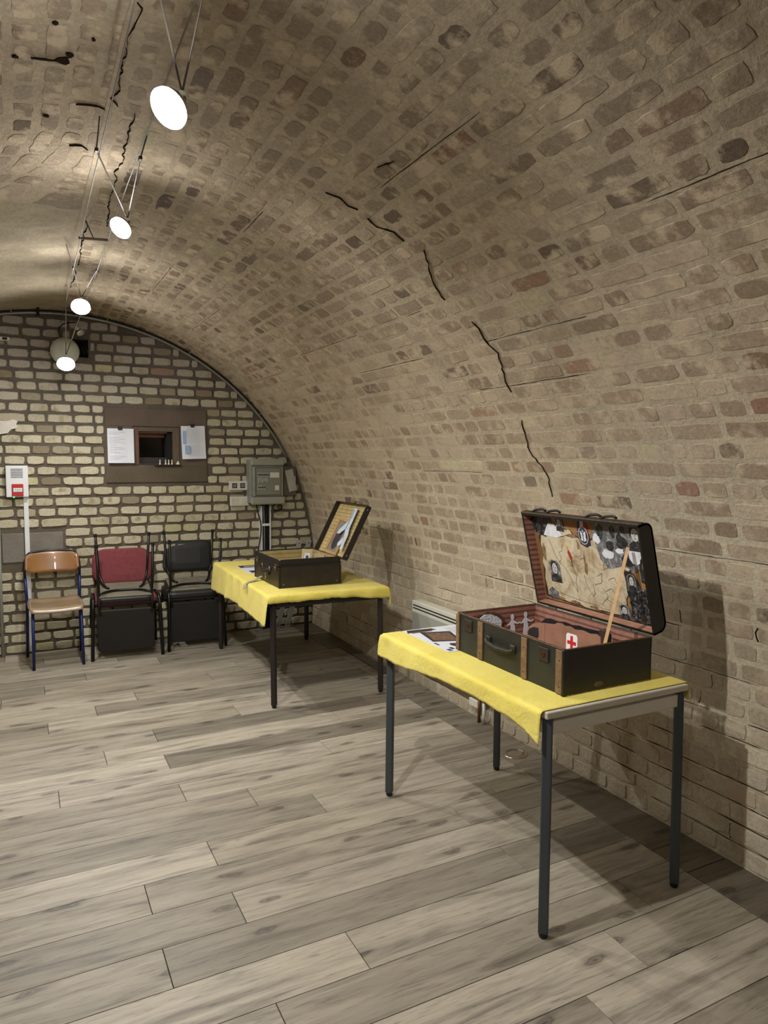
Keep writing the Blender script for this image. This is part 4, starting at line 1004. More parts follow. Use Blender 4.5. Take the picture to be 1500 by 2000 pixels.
def raggededge(pts, n=6, j=.012):
    out = []
    for (a, c), (d, e) in zip(pts, pts[1:]+pts[:1]):
        for k in range(n): t = k/n; out.append((a+(d-a)*t+rnd.uniform(-j, j), c+(e-c)*t+rnd.uniform(-j, j)))
    return out
M_MAP = mk_map()
M_BURN = mat('burnt_edge', (74, 52, 32), .9, var=.5, scale=40)
mp_o = [(.03, .05), (.40, .02), (.73, .03), (.80, .35), (.84, .62), (.60, .80), (.46, .74), (.36, .84), (.24, .86), (.06, .74)]
mp_o = [(max(.005, a), max(.006, c)) for a, c in mp_o]
glued('burnt_border', [[(min(.99, max(.003, .43+(a-.43)*1.035)), max(.003, .43+(c-.43)*1.04)) for a, c in raggededge(mp_o, 7, .010)]], M_BURN, .0006)
glued('map_sheet', [[(max(.006, a), max(.008, c)) for a, c in raggededge(mp_o, 7, .011)]], M_MAP, .0012)
# scorch blotches
for q_ in [blob(.42, .70, .012, .05, 12, .4), blob(.46, .50, .014, .10, 14, .5), blob(.07, .56, .018, .09, 12, .4), blob(.38, .79, .05, .02, 12, .4), blob(.30, .045, .05, .016, 12, .5), blob(.48, .035, .05, .018, 12, .5), blob(.17, .05, .03, .014, 12, .5)]:
    glued('scorch_mark', [q_], mat('scorch', (134, 108, 78), .9, var=.5, scale=50), .0018)
M_INK = mat('map_ink', (70, 58, 44), .8)
def inkline(l, wd=.0012, m=M_INK):
    b = B(); pts = []
    for (a, c), (d, e) in zip(l, l[1:]):
        n = 4
        for k in range(n): t = k/n; pts.append((a+(d-a)*t+rnd.uniform(-.004, .004), c+(e-c)*t+rnd.uniform(-.004, .004)))
    pts.append(l[-1]); P = [MC @ Vector((*cp_(*p), .0026)) for p in pts]
    return obj('ink_line', tube(b, P, wd*.5, 4), m, case)
for l in ([(.14, .72), (.17, .60), (.20, .50), (.27, .40), (.30, .30), (.33, .22), (.345, .17)], [(.345, .17), (.345, .30), (.36, .36), (.33, .45), (.345, .56)], [(.345, .45), (.30, .52)],
          [(.27, .68), (.26, .62), (.22, .58), (.24, .52), (.21, .47)], [(.08, .79), (.20, .80), (.26, .76), (.34, .80)], [(.36, .60), (.42, .55), (.45, .57)], [(.43, .38), (.45, .25), (.49, .16), (.51, .22), (.50, .30)],
          [(.60, .60), (.63, .55), (.62, .48), (.66, .52), (.68, .58)], [(.12, .12), (.30, .09), (.50, .07), (.62, .05)], [(.60, .25), (.66, .30), (.70, .22), (.66, .14), (.60, .17)], [(.55, .40), (.60, .44), (.58, .34), (.52, .30)],
          [(.64, .38), (.69, .42), (.72, .34)], [(.56, .10), (.62, .20), (.58, .28)]): inkline(l)
def bw(name, dark, light, sc, thr=.5):
    g = N(name); tc = g.n('TexCoord'); n1 = g.n('TexNoise', Scale=sc, Detail=6.0, Roughness=.7, Distortion=1.0); g.l(tc.outputs['Object'], n1.inputs['Vector'])
    r = g.ramp(n1.outputs['Fac'], [(thr-.1, (dark,)*3), (thr+.02, ((dark+light)*.35,)*3), (thr+.12, (light,)*3)]); g.l(r.outputs['Color'], g.b.inputs['Base Color']); g.b.inputs['Roughness'].default_value = .55; return g.m
M_BW1 = bw('photo_mixed', .012, .42, 45); M_BW2 = bw('photo_crowd', .006, .4, 80, .60); M_BWG = bw('photo_grey', .10, .38, 40); M_BWD = bw('photo_dark', .008, .10, 60, .55)
M_SKIN = mat('photo_skin', (188, 186, 182), .6, var=.15, scale=70); M_HAIR = mat('photo_black', (24, 24, 26), .6); M_PLIGHT = mat('photo_white', (214, 216, 220), .6, var=.12, scale=50)
glued('photo_print', [[(0.0, .80), (.005, .995), (.19, .995), (.20, .86), (.12, .74), (.06, .76)]], M_BW2, .0022)
glued('photo_print', [[(.10, .76), (.16, .90), (.22, .90), (.29, .78), (.22, .745)]], M_PLIGHT, .0028)
def portrait(a, c, wa, hc, h=.0030, hair=M_HAIR, bg=None, body=M_BWD, parent=case):
    """small generic black and white portrait"""
    M0 = glued('portrait_print', [[(a-wa*.5, c-hc*.5), (a+wa*.5, c-hc*.5), (a+wa*.5, c+hc*.3), (a+wa*.3, c+hc*.48), (a-wa*.2, c+hc*.5), (a-wa*.5, c+hc*.35)]], bg or M_BWG, h)
    def sub(nm, polys, m, dh):
        b = B()
        for p in polys: prism(b, cpoly(p), MC @ Matrix.Translation((0, 0, h+dh)), .0004)
        obj(nm, b, m, M0)
    sub('shoulders', [[(a-wa*.48, c-hc*.5), (a+wa*.48, c-hc*.5), (a+wa*.42, c-hc*.22), (a+wa*.12, c-hc*.10), (a-wa*.12, c-hc*.10), (a-wa*.42, c-hc*.25)]], body, .0006)
    sub('hair', [blob(a-wa*.02, c+hc*.2, wa*.33, hc*.27, 12, .06)], hair, .0010)
    sub('face', [blob(a+wa*.02, c+hc*.12, wa*.24, hc*.25, 12, .03)], M_SKIN, .0015)
    sub('features', [blob(a-wa*.08, c+hc*.17, wa*.045, hc*.02, 6, 0), blob(a+wa*.12, c+hc*.17, wa*.045, hc*.02, 6, 0), blob(a+wa*.03, c-hc*.01, wa*.07, hc*.015, 6, 0), blob(a+wa*.03, c+hc*.09, wa*.02, hc*.03, 6, 0)], M_HAIR, .0020)
portrait(.275, .905, .07, .15); portrait(.155, .36, .105, .25, bg=M_BWG); 
glued('photo_print', [[(.045, .10), (.09, .16), (.15, .12), (.145, .03), (.06, .02)]], M_BW1, .0022)
# badge with tricolour ribbon
glued('ribbon', [[(.435, .86), (.455, .995), (.475, .995), (.46, .84)]], mat('ribbon_blue', (40, 44, 84), .7), .0022)
glued('ribbon', [[(.46, .84), (.475, .995), (.500, .995), (.495, .84)]], mat('ribbon_white', (206, 196, 180), .7), .0022)
glued('ribbon', [[(.495, .84), (.500, .995), (.520, .995), (.535, .86)]], mat('ribbon_red', (140, 44, 40), .7), .0022)
glued('ribbon_backing', [[(.432, .84), (.538, .84), (.54, .72), (.50, .69), (.45, .72)]], mat('badge_navy', (36, 38, 62), .6), .0024)
glued('badge_disc', [blob(.487, .815, .043, .095, 22, 0)], mat('ribbon_white', (206, 196, 180), .7), .0030)
glued('badge_disc', [blob(.487, .815, .038, .085, 22, 0)], mat('badge_navy', (36, 38, 62), .6), .0036)
glued('badge_emblem', [[(.463, .865), (.476, .85), (.487, .89), (.498, .85), (.512, .865), (.508, .80), (.512, .765), (.487, .75), (.464, .768), (.468, .80)]], M_PLIGHT, .0042)
glued('badge_emblem', [[(.484, .755), (.489, .755), (.489, .88), (.484, .88)], [(.476, .845), (.499, .845), (.499, .852), (.476, .852)], [(.478, .82), (.497, .82), (.497, .826), (.478, .826)]], MATS['badge_navy'], .0048)
# collage upper right
glued('photo_print', [raggededge([(.555, .86), (.61, .985), (.985, .99), (.99, .66), (.88, .52), (.79, .56), (.66, .50), (.61, .60)], 4, .008)], M_BWG, .0018)
glued('photo_print', [blob(.635, .88, .028, .09, 14, .35), blob(.70, .75, .035, .06, 14, .3), blob(.735, .90, .025, .06, 12, .3), blob(.80, .80, .045, .08, 14, .35), blob(.82, .93, .02, .04, 10, .3), blob(.83, .63, .05, .06, 12, .3)], M_BWD, .0026)
glued('photo_print', [blob(.68, .66, .045, .05, 14, .3), blob(.60, .80, .03, .05, 12, .3), blob(.78, .71, .03, .03, 10, .3), blob(.90, .68, .05, .08, 12, .25)], M_PLIGHT, .0032)
portrait(.915, .86, .12, .26, .0036)
glued('photo_print', [raggededge([(.78, .53), (.86, .50), (.93, .20), (.88, .10), (.80, .14), (.79, .35)], 3, .008)], M_BWD, .0026)
portrait(.835, .40, .07, .18, .0034); glued('photo_print', [[(.86, .20), (.92, .14), (.93, .34), (.88, .40)]], M_BW1, .0034)
portrait(.955, .56, .085, .26, .003, bg=M_BWD)
glued('photo_print', [raggededge([(.80, .02), (.99, .01), (.99, .28), (.93, .36), (.86, .30), (.80, .20)], 5, .008)], M_BW2, .0040)
portrait(.745, .08, .085, .15, .0040)
# coloured mark on the map
glued('map_pin_mark', [blob(.31, .665, .010, .018, 8, .2)], mat('mark_yellow', (222, 180, 40), .6), .003)
glued('map_pin_mark', [[(.32, .64), (.335, .60), (.345, .55), (.335, .50), (.325, .54), (.31, .60)]], mat('mark_red', (170, 40, 36), .6), .003)
# prop stick
st = obj('prop_stick', tube(B(), [Vector((1.785, 1.836, NH+.018)), Vector((1.968, 1.88, 1.248))], .0085, 4), mat('stick_wood', (208, 170, 120), .6, var=.12, scale=30))
finish(st, 'bare wooden stick propping up the lid of the near suitcase', 'stick')
# things standing in the near suitcase
FZ = SZ0+.0095
M_VAN = mat('van_board', (140, 100, 78), .7, var=.18, scale=16, bump=.1)
MV = frame((1.862, 2.318, FZ+.012), (0, -1, 0), (0, 0, 1))      # local x towards the camera end, y up, z = -x world (outward)
van = thing('toy_ambulance', 'brown cut-out ambulance with a red cross standing in the near suitcase', 'toy ambulance')
out = [(0, 0), (0, .045), (.004, .062), (.018, .085), (.045, .104), (.10, .118), (.175, .128), (.19, .137), (.215, .140), (.235, .134), (.262, .139), (.29, .132), (.33, .138), (.37, .134), (.405, .140), (.425, .132), (.432, .08), (.432, 0), (.34, 0), (.335, .018), (.31, .026), (.285, .018), (.28, 0), (.125, 0), (.12, .020), (.095, .028), (.070, .020), (.065, 0)]
obj('body', prism(B(), out, MV, .004), M_VAN, van)
obj('cab_window', prism(B(), [(.012, .062), (.022, .078), (.048, .090), (.078, .092), (.082, .060), (.074, .048), (.014, .050)], MV @ Matrix.Translation((0, 0, .004)), .0008), M_DARK, van)
for x in (.095, .31):
    wh = obj('wheel', lathe(B(), [(0, .0), (.024, .0), (.024, .006), (.018, .007), (.016, .006), (0, .006)], 20, MV @ Matrix.Translation((x, .020, .003))), M_BLACK, van)
obj('door_line', prism(B(), rect(.118, .1195, .03, .118), MV @ Matrix.Translation((0, 0, .004)), .0005), mat('door_seam', (110, 70, 54), .8), van)
cr = obj('cross_plaque', prism(B(), [(.245, .050), (.252, .042), (.300, .042), (.307, .050), (.307, .104), (.300, .112), (.252, .112), (.245, .104)], MV @ Matrix.Translation((0, 0, .004)), .0008), mat('plaque_white', (226, 224, 222), .6, var=.03), van)
obj('red_cross', prism(B(), [(.269, .050), (.283, .050), (.283, .070), (.300, .070), (.300, .084), (.283, .084), (.283, .104), (.269, .104), (.269, .084), (.252, .084), (.252, .070), (.269, .070)], MV @ Matrix.Translation((0, 0, .0048)), .0006), mat('cross_red', (186, 44, 40), .5, var=.05), van)
MB2 = frame((1.945, 2.345, FZ), (0, -1, 0), (0, 0, 1))
o = obj('black_cutout', prism(B(), [(0, 0), (0, .075), (.02, .10), (.045, .122), (.08, .130), (.12, .126), (.17, .134), (.21, .130), (.25, .136), (.28, .134), (.40, .140), (.42, .14), (.42, 0)], MB2, .004), M_BLACK)
finish(o, 'black silhouette board standing behind the toy ambulance', 'cut-out')
o = obj('green_cutout', prism(B(), [(.17, .09), (.18, .105), (.20, .103), (.215, .118), (.235, .112), (.25, .120), (.27, .108), (.285, .104), (.28, .085), (.18, .085)], MB2 @ Matrix.Translation((0, 0, .006)), .002), mat('cutout_green', (156, 156, 118), .8, var=.2, scale=40)); finish(o, 'pale green leafy paper scrap behind the toy ambulance roof', 'cut-out')
o = obj('dark_post', box(B(), 1.93, 1.96, 1.945, 1.975, FZ, FZ+.150, .002), mat('post_brown', (58, 38, 30), .6)); finish(o, 'short dark brown block behind the stick in the near suitcase', 'block')
# paper figures and snowy tree on the far end lining
MF = frame((1.62, 2.4425, SZ0+.010), (1, 0, 0), (0, 0, 1))   # faces -y
M_PF = mat('paper_figure', (214, 216, 226), .7, var=.04)
def figure(x, s, lab):
    P = [(-.010, 0), (.012, 0), (.016, .035), (.014, .060), (.008, .078), (.028, .072), (.044, .078), (.043, .083), (.028, .079), (.008, .090), (.004, .094), (.008, .103), (.006, .114), (-.001, .119), (-.009, .115), (-.011, .104), (-.006, .094), (-.012, .086), (-.026, .074), (-.030, .076), (-.028, .069), (-.012, .072), (-.010, .06), (-.013, .03)]
    b = B(); prism(b, [(x+px_*1.0, py_*s) for px_, py_ in P], MF @ Matrix.Translation((0, 0, -.003 if False else .0)), .0015)
    o = obj('paper_figure', b, M_PF); finish(o, lab, 'paper figure', 'white paper figures in the near suitcase')
figure(.262, 1.0, 'left one of two white paper cut-out women holding hands'); figure(.334, 1.03, 'right one of two white paper cut-out women holding hands')
o = obj('snowy_tree', prism(B(), [(.045, .02)]+[(.128+.078*math.cos(t)*(1+rnd.uniform(-.12, .12)), .078+.052*math.sin(t)*(1+rnd.uniform(-.1, .1))) for t in [PI-k*PI/14 for k in range(15)]]+[(.205, .02)], MF @ Matrix.Translation((0, 0, .002)), .006), mat('snow_fluff', (208, 212, 222), .9, var=.12, scale=60, bump=1.0, bscale=120))
finish(o, 'white fluffy snow-like patch against the far end of the near suitcase', 'decoration')
obj('dark_fringe', prism(B(), [(.035, .02)]+[(.130+.092*math.cos(t)*(1+rnd.uniform(-.1, .1)), .078+.062*math.sin(t)*(1+rnd.uniform(-.1, .06))) for t in [PI-k*PI/18 for k in range(19)]]+[(.222, .02)], MF, .0018), M_BURN, o)
# ---- far suitcase
GX0, GX1, GY0, GY1, GZ0, GZ1 = 1.466, 1.902, 4.357, 4.885, FH+.004, .907
c2 = thing('open_suitcase', 'smaller dark brown suitcase with checked lining standing open on the far table', 'suitcase', (GX0, GY0, GZ0))
L2, W2, H2 = GY1-GY0, GX1-GX0, GZ1-GZ0
M_BRN = mat('fibre_dark_brown', (36, 28, 24), .45, var=.25, scale=20, bump=.15)
def plaid(name):
    g = N(name); tc = g.n('TexCoord'); cols = []
    base = g.n('TexNoise', Scale=20.0, Detail=3.0); g.l(tc.outputs['Object'], base.inputs['Vector'])
    r0 = g.ramp(base.outputs['Fac'], [(.3, lin((150, 132, 84))[:3]), (.7, lin((176, 156, 106))[:3])]); c = r0.outputs['Color']
    for ax in ('Y', 'Z'):
        wv = g.n('TexWave', Scale=11.0 if ax == 'Y' else 10.0, Distortion=0.0); wv.bands_direction = ax; g.l(tc.outputs['Object'], wv.inputs['Vector'])
        r = g.ramp(wv.outputs['Fac'], [(.02, (.28, .24, .2)), (.06, (1, 1, 1))]); c = g.mix(.8, c, r.outputs['Color'], 'MULTIPLY')
    g.l(c, g.b.inputs['Base Color']); g.b.inputs['Roughness'].default_value = .7; return g.m
M_PLAID = plaid('checked_lining')
tray(c2, 0, W2, 0, L2, 0, H2, .007, M_BRN, M_PLAID)
b = B(); box(b, -.004, .004, -.004, L2+.004, H2-.045, H2-.032, .002); box(b, -.004, W2+.004, -.004, .004, H2-.045, H2-.032, .002)
obj('rim_ridge', b, mat('ridge_black', (24, 20, 18), .4), c2)
b = B(); box(b, -.002, .005, .01, L2-.01, H2-.03, H2+.004, .001); box(b, .01, W2-.01, -.002, .005, H2-.03, H2+.004, .001); box(b, .01, W2-.01, L2-.005, L2+.002, H2-.03, H2+.004, .001)
obj('rim_band', b, M_BLACK, c2)
for x, y in ((0, 0), (W2, 0), (0, L2)):
    obj('corner_guard', box(B(), x-.005, x+.005, y-.005, y+.005, .0, H2-.05, .0045, 2), M_BRN, c2)
for x in (.03, W2-.03):
    obj('rivet', lathe(B(), [(0, 0), (.005, 0), (.004, .003), (0, .003)], 10, frame((x, -.0005, .025), (1, 0, 0), (0, 0, 1))), M_STEEL, c2)
M_BR = mat('old_brass', (120, 104, 70), .4, .8, var=.3)
for y in (.055, .455):
    q = obj('clasp', box(B(), -.008, 0, y-.018, y+.018, H2-.075, H2-.030, .002), M_BR, c2); obj('clasp_button', box(B(), -.012, -.007, y-.008, y+.008, H2-.062, H2-.045, .002), M_STEEL, q)
obj('lock_plate', box(B(), -.007, 0, .20, .26, .06, .10, .003), mat('lock_dark', (50, 42, 34), .5, .5), c2)
obj('handle', tube(B(), smoothpath([(-.006, .34, .115), (-.030, .32, .10), (-.036, .25, .085), (-.030, .19, .095), (-.006, .17, .11)], .02), .008, 8), M_BLACK, c2, smooth=True)
for y in (.335, .175): obj('handle_ring', tube(B(), [(-.01+.0*k, y+.014*math.cos(k*PI/5), .108+.014*math.sin(k*PI/5)) for k in range(11)], .003, 6, False), M_STEEL, c2, smooth=True)
o = obj('padlock', lathe(B(), [(0, 0), (.014, 0), (.015, .004), (.010, .008), (0, .008)], 14, frame((GX0-.026, GY0+.20, GZ0+.045), (0, 1, 0), (0, 0, 1)) @ Matrix.Rotation(PI, 4, 'X')), M_BR, smooth=True)
finish(o, 'small round brass padlock hanging from the handle of the far suitcase', 'padlock')
obj('shackle', tube(B(), smoothpath([(GX0-.028, GY0+.195, GZ0+.055), (GX0-.030, GY0+.19, GZ0+.085), (GX0-.028, GY0+.205, GZ0+.085), (GX0-.028, GY0+.208, GZ0+.055)], .01), .002, 6), M_STEEL, o)
b = B(); pts = smoothpath([(GX0-.002, 4.72, FH+.035), (1.44, 4.715, FH+.026), (1.40, 4.69, FH+.012), (1.345, 4.66, FH+.010), (1.318, 4.64, FH-.002), (1.310, 4.63, FH-.03)], .04, 5); pr = None
for p in pts:
    p = Vector(p); c_ = (b.verts.new(p+Vector((-.004, .013, .0))), b.verts.new(p+Vector((.004, -.013, .0))), b.verts.new(p+Vector((.004, -.013, -.003))), b.verts.new(p+Vector((-.004, .013, -.003))))
    if pr:
        for k in range(4): b.faces.new((pr[k], pr[(k+1) % 4], c_[(k+1) % 4], c_[k]))
    pr = c_
o = obj('strap', b, mat('strap_grey', (150, 144, 122), .6)); finish(o, 'grey strap end lying over the edge of the far table from the suitcase', 'strap')
# lid leaning back towards the wall
U2 = Vector((.185, 0, .358)).normalized(); D2 = Vector((U2.z, 0, -U2.x)); LH2, LD2, T2 = .405, .045, .006
ML2 = Matrix(((0, U2.x, D2.x, W2+.010), (-1, 0, 0, L2), (0, U2.z, D2.z, H2-.012), (0, 0, 0, 1)))
def lb2(*a, bev=0, seg=1): return box(B(), *a, bev, seg, ML2)
lb = obj('lid_back', lb2(0, L2, 0, LH2, LD2-T2, LD2, bev=.004), M_BRN, c2)
def plaidlid():
    g = N('checked_lid'); tc = g.n('TexCoord')
    base = g.n('TexNoise', Scale=16.0, Detail=3.0); g.l(tc.outputs['Object'], base.inputs['Vector'])
    r0 = g.ramp(base.outputs['Fac'], [(.3, lin((164, 142, 88))[:3]), (.7, lin((190, 168, 112))[:3])]); c = r0.outputs['Color']
    g.l(c, g.b.inputs['Base Color']); g.b.inputs['Roughness'].default_value = .7; return g.m
M_PL2 = plaidlid()
lin_ = obj('lid_lining', lb2(T2, L2-T2, T2, LH2-T2, LD2-T2-.0015, LD2-T2), M_PL2, c2)
b = B()
for k in range(15): box(b, T2, L2-T2, .012+k*.0265, .0142+k*.0265, LD2-T2-.0019, LD2-T2-.0014, 0, 1, ML2)
obj('woven_lines', b, mat('woven_dark', (70, 56, 34), .7), lin_)
b = B()
for k in (0, 1, 2, 18, 19): box(b, .014+k*.025, .0156+k*.025, T2, LH2-T2, LD2-T2-.0020, LD2-T2-.0014, 0, 1, ML2)
obj('woven_lines', b, mat('woven_pale', (206, 190, 140), .7), lin_)
for a, nm in (((0, T2, 0, LH2, 0, LD2), 'lid_side'), ((L2-T2, L2, 0, LH2, 0, LD2), 'lid_side'), ((T2, L2-T2, 0, T2, 0, LD2), 'lid_edge'), ((T2, L2-T2, LH2-T2, LH2, 0, LD2), 'lid_edge')):
    obj(nm, lb2(*a, bev=.002), M_BRN, c2)
for x, y in ((L2, .03), (L2, LH2-.03)):
    obj('rivet', lathe(B(), [(0, 0), (.006, 0), (.005, .003), (0, .003)], 10, Matrix.Translation(ML2 @ Vector((x, y, LD2*.5))) @ frame((0, 0, 0), (1, 0, 0), (0, 0, 1))), M_STEEL, c2)
obj('catch', tube(B(), [ML2 @ Vector(p) for p in ((.30, LH2+.001, .01), (.34, LH2+.012, .0), (.37, LH2+.016, .01))], .004, 6), M_BR, c2)
# framed picture in the lid
GT = Matrix.Translation((GX0, GY0, GZ0))
MP = GT @ ML2 @ Matrix(((1, 0, 0, 0), (0, 1, 0, 0), (0, 0, -1, LD2-T2-.008), (0, 0, 0, 1))) @ Matrix.Translation((.14, .012, 0)) @ Matrix.Rotation(math.radians(-3), 4, 'Z')
pf = thing('framed_picture', 'light wooden frame with a dark portrait standing in the far suitcase lid', 'picture frame')
M_FR = mat('frame_wood', (176, 138, 92), .5, var=.15, scale=30)
for r_ in ((0, .215, 0, .024), (0, .215, .256, .280), (0, .024, .024, .256), (.191, .215, .024, .256)):
    obj('moulding', box(B(), *r_, 0, .012, .002, 1, MP), M_FR, pf)
obj('picture', box(B(), .024, .191, .024, .256, .001, .004, 0, 1, MP), mat('sepia_grey', (124, 118, 106), .5, var=.2, scale=12), pf)
obj('portrait_figure', prism(B(), blob(.107, .13, .055, .095, 18, .05), MP @ Matrix.Translation((0, 0, .004)), .0006), mat('portrait_dark', (52, 44, 40), .5, var=.3, scale=20), pf)
# blue and white ribbon cloth
M_RB = mat('cloth_pale_blue', (186, 196, 204), .8, var=.12, scale=40); 
b = B()
for P in ([(.335, .375), (.392, .37), (.400, .22), (.425, .17), (.43, .05), (.395, .06), (.385, .13), (.345, .21)], [(.345, .28), (.25, .20), (.238, .165), (.28, .165), (.355, .22)], [(.385, .16), (.32, .10), (.335, .075), (.372, .085), (.395, .12)]):
    prism(b, P, GT @ ML2 @ Matrix(((1, 0, 0, 0), (0, 1, 0, 0), (0, 0, -1, LD2-T2-.0225), (0, 0, 0, 1))), .003)
o = obj('ribbon_cloth', b, M_RB); finish(o, 'crumpled pale blue and white ribbon cloth hanging in the far suitcase lid', 'ribbon')
b = B(); prism(b, [(.352, .36), (.357, .36), (.352, .22), (.335, .12), (.328, .12), (.345, .21)], GT @ ML2 @ Matrix(((1, 0, 0, 0), (0, 1, 0, 0), (0, 0, -1, LD2-T2-.026), (0, 0, 0, 1))), .0012); obj('blue_edge', b, mat('ribbon_blue2', (84, 92, 150), .8), o)
# cards in the base
for i, (x, lab) in enumerate(((1.735, 'pale card with a small blue-grey picture standing in the far suitcase'), (1.83, 'small plain wooden card leaning low in the far suitcase, beside the picture card'))):
    t = thing('picture_card', lab, 'card', (x, 4.60, GZ0+.012)); t.rotation_euler = (math.radians(-8), math.radians(8), math.radians(-10))
    obj('card', box(B(), -.036, .036, 0, .010, 0, .205 if i == 0 else .168, .002), mat('card_cream', (190, 172, 134), .7, var=.1), t)
    if i == 0: obj('print', box(B(), -.020, .020, -.0008, .0, .130, .178), M_PLIGHT, t); obj('print_figure', prism(B(), blob(0, .150, .010, .014, 10, .2), frame((0, -.0008, 0), (1, 0, 0), (0, 0, 1)), .0006), M_PBLUE, t)
# ------------------------------------------------------------------ chairs
M_BLUE = mat('tube_blue', (24, 34, 92), .35, .3, var=.05)
M_PLY = mat('plywood_warm', (138, 96, 52), .35, var=.18, scale=6, coat=.4)
M_PLY2 = mat('plywood_seat', (150, 126, 98), .3, var=.15, scale=6, coat=.5)
def wooden_chair(loc, rz):
    t = thing('school_chair', 'plywood school chair with dark blue tube legs under the fire alarm', 'chair', loc, rz)
    # seat: curved plywood
    def sheet(nx, ny, fn, th, m, name, par):
        b = B(); g = [[b.verts.new(fn(i/nx, j/ny)) for j in range(ny+1)] for i in range(nx+1)]
        for i in range(nx):
            for j in range(ny): b.faces.new((g[i][j], g[i+1][j], g[i+1][j+1], g[i][j+1]))
        o = obj(name, b, m, par, smooth=True, recalc=False); md = o.modifiers.new('th', 'SOLIDIFY'); md.thickness = th; md.offset = 0; return o
    def seat(u, v):
        x = (u-.5)*.385; y = -.20+v*.38; cr_ = 1-.10*(2*abs(v-.5))**4
        z = .447-.030*max(0, (.14-v)/.14)**2-.008*math.sin(v*PI)+.010*(2*abs(u-.5))**2+.012*max(0, (v-.85)/.15)
        return Vector((x*cr_, y, z))
    sheet(18, 18, seat, .010, M_PLY2, 'seat', t)
    def back(u, v):
        e = abs(2*u-1); h = .155*(1-.42*max(0, (e-.72)/.28)**2*1.0)
        x = (u-.5)*.388; z = .745+(v-.5)*h+(.004 if v > .5 else 0); y = .205+.035*(1-e*e)+.04*(v-.5)
        return Vector((x, y-.012, z))
    bk = sheet(22, 8, back, .010, M_PLY, 'backrest', t)
    for x in (-.168, .168):
        for z in (.71, .78): obj('rivet', lathe(B(), [(0, 0), (.006, 0), (.004, .003), (0, .003)], 10, frame((x, .184+.018*(z > .75), z), (1, 0, 0), (0, 0, 1))), M_STEEL, bk)
    for s in (-1, 1):
        x = s*.187
        obj('leg', tube(B(), smoothpath([(s*.170, -.200, .001), (s*.165, -.155, .425)], .02), .011, 10), M_BLUE, t, smooth=True)
        obj('leg', tube(B(), smoothpath([(s*.195, .225, .001), (s*.190, .165, .30), (s*.188, .165, .46), (s*.196, .195, .63)], .06), .011, 10), M_BLUE, t, smooth=True)
        obj('side_rail', tube(B(), [(s*.166, -.155, .425), (s*.182, .165, .425)], .010, 8), M_BLUE, t, smooth=True)
    obj('back_frame', tube(B(), smoothpath([(-.196, .195, .63), (-.200, .215, .73), (-.175, .222, .825), (0, .26, .835), (.175, .222, .825), (.200, .215, .73), (.196, .195, .63)], .07, 6), .010, 8), mat('tube_navy_black', (20, 22, 40), .35, .3), t, smooth=True)
    obj('cross_rail', tube(B(), [(-.166, -.13, .425), (.166, -.13, .425)], .009, 8), M_BLUE, t, smooth=True)
    return t
wooden_chair((.196, 5.925, 0), math.radians(2))
M_RED = mat('red_fabric', (122, 56, 62), .9, var=.12, scale=40, bump=.15, bscale=200)
M_VINYL = mat('black_vinyl', (24, 23, 22), .5, var=.1)
M_TBLK = mat('black_tube', (18, 17, 16), .3, .3)
M_UNDER = mat('seat_underside', (112, 106, 90), .7, var=.15, scale=20)
def pad(b, w_, d_, h_, bev=.02, M=None, rr=.06):
    # rounded rectangle pad
    n = 6; P = []
    for cx_, cy_, a0_ in ((w_/2-rr, d_/2-rr, 0), (-w_/2+rr, d_/2-rr, PI/2), (-w_/2+rr, -d_/2+rr, PI), (w_/2-rr, -d_/2+rr, 1.5*PI)):
        for k in range(n+1): a = a0_+PI/2*k/n; P.append((cx_+rr*math.cos(a), cy_+rr*math.sin(a)))
    rings = []
    for k, (s, z) in enumerate(((.96, 0), (1, bev*.6), (1, h_-bev), (.97, h_-bev*.3), (.88, h_), (.5, h_+.006))):
        rings.append([b.verts.new((x*s if s > .9 else x*s, y*s, z)) for x, y in P])
    for a, c in zip(rings, rings[1:]):
        for k in range(len(P)): b.faces.new((a[k], a[(k+1) % len(P)], c[(k+1) % len(P)], c[k]))
    b.faces.new(rings[0][::-1]); b.faces.new(rings[-1])
    if M is not None: bmesh.ops.transform(b, matrix=M, verts=b.verts)
    return b
def visitor_chair(name, label, loc, rz, fab, W=.52, bw_=.475, bz=(.52, .81), rnd_back=.10, flip=False, hb=.0):
    t = thing(name, label, 'chair', loc, rz, 'black-framed padded chairs stacked in pairs')
    obj('seat', pad(B(), .46, .43, .055, .02, Matrix.Translation((0, 0, .425))), fab, t, smooth=False)
    obj('seat_shell', pad(B(), .45, .42, .018, .008, Matrix.Translation((0, 0, .408))), M_BLACK, t)
    Mb = Matrix.Translation((0, .235, (bz[0]+bz[1])/2)) @ Matrix.Rotation(math.radians(90-10), 4, 'X')
    obj('backrest', pad(B(), bw_, bz[1]-bz[0], .045, .018, Mb, rnd_back), fab, t)
    for s in (-1, 1):
        obj('leg', tube(B(), smoothpath([(s*W/2, -.235, .001), (s*(W/2-.012), -.205, .42), (s*(W/2-.016), -.16, .475), (s*(W/2-.02), -.05, .470)], .05), .0135, 10), M_TBLK, t, smooth=True)
        obj('leg', tube(B(), smoothpath([(s*W/2, .265, .001), (s*(W/2-.014), .20, .42), (s*(W/2-.02), .10, .468), (s*(W/2-.02), -.05, .470)], .05), .0135, 10), M_TBLK, t, smooth=True)
        obj('back_upright', tube(B(), smoothpath([(s*.16, .12, .415), (s*.16, .235, .425), (s*.16, .262, .60)], .04), .010, 8), M_TBLK, t, smooth=True)
    obj('cross_rail', tube(B(), [(-W/2+.02, -.12, .405), (W/2-.02, -.12, .405)], .010, 8), M_TBLK, t, smooth=True)
    obj('cross_rail', tube(B(), [(-W/2+.02, .10, .405), (W/2-.02, .10, .405)], .010, 8), M_TBLK, t, smooth=True)
    return t
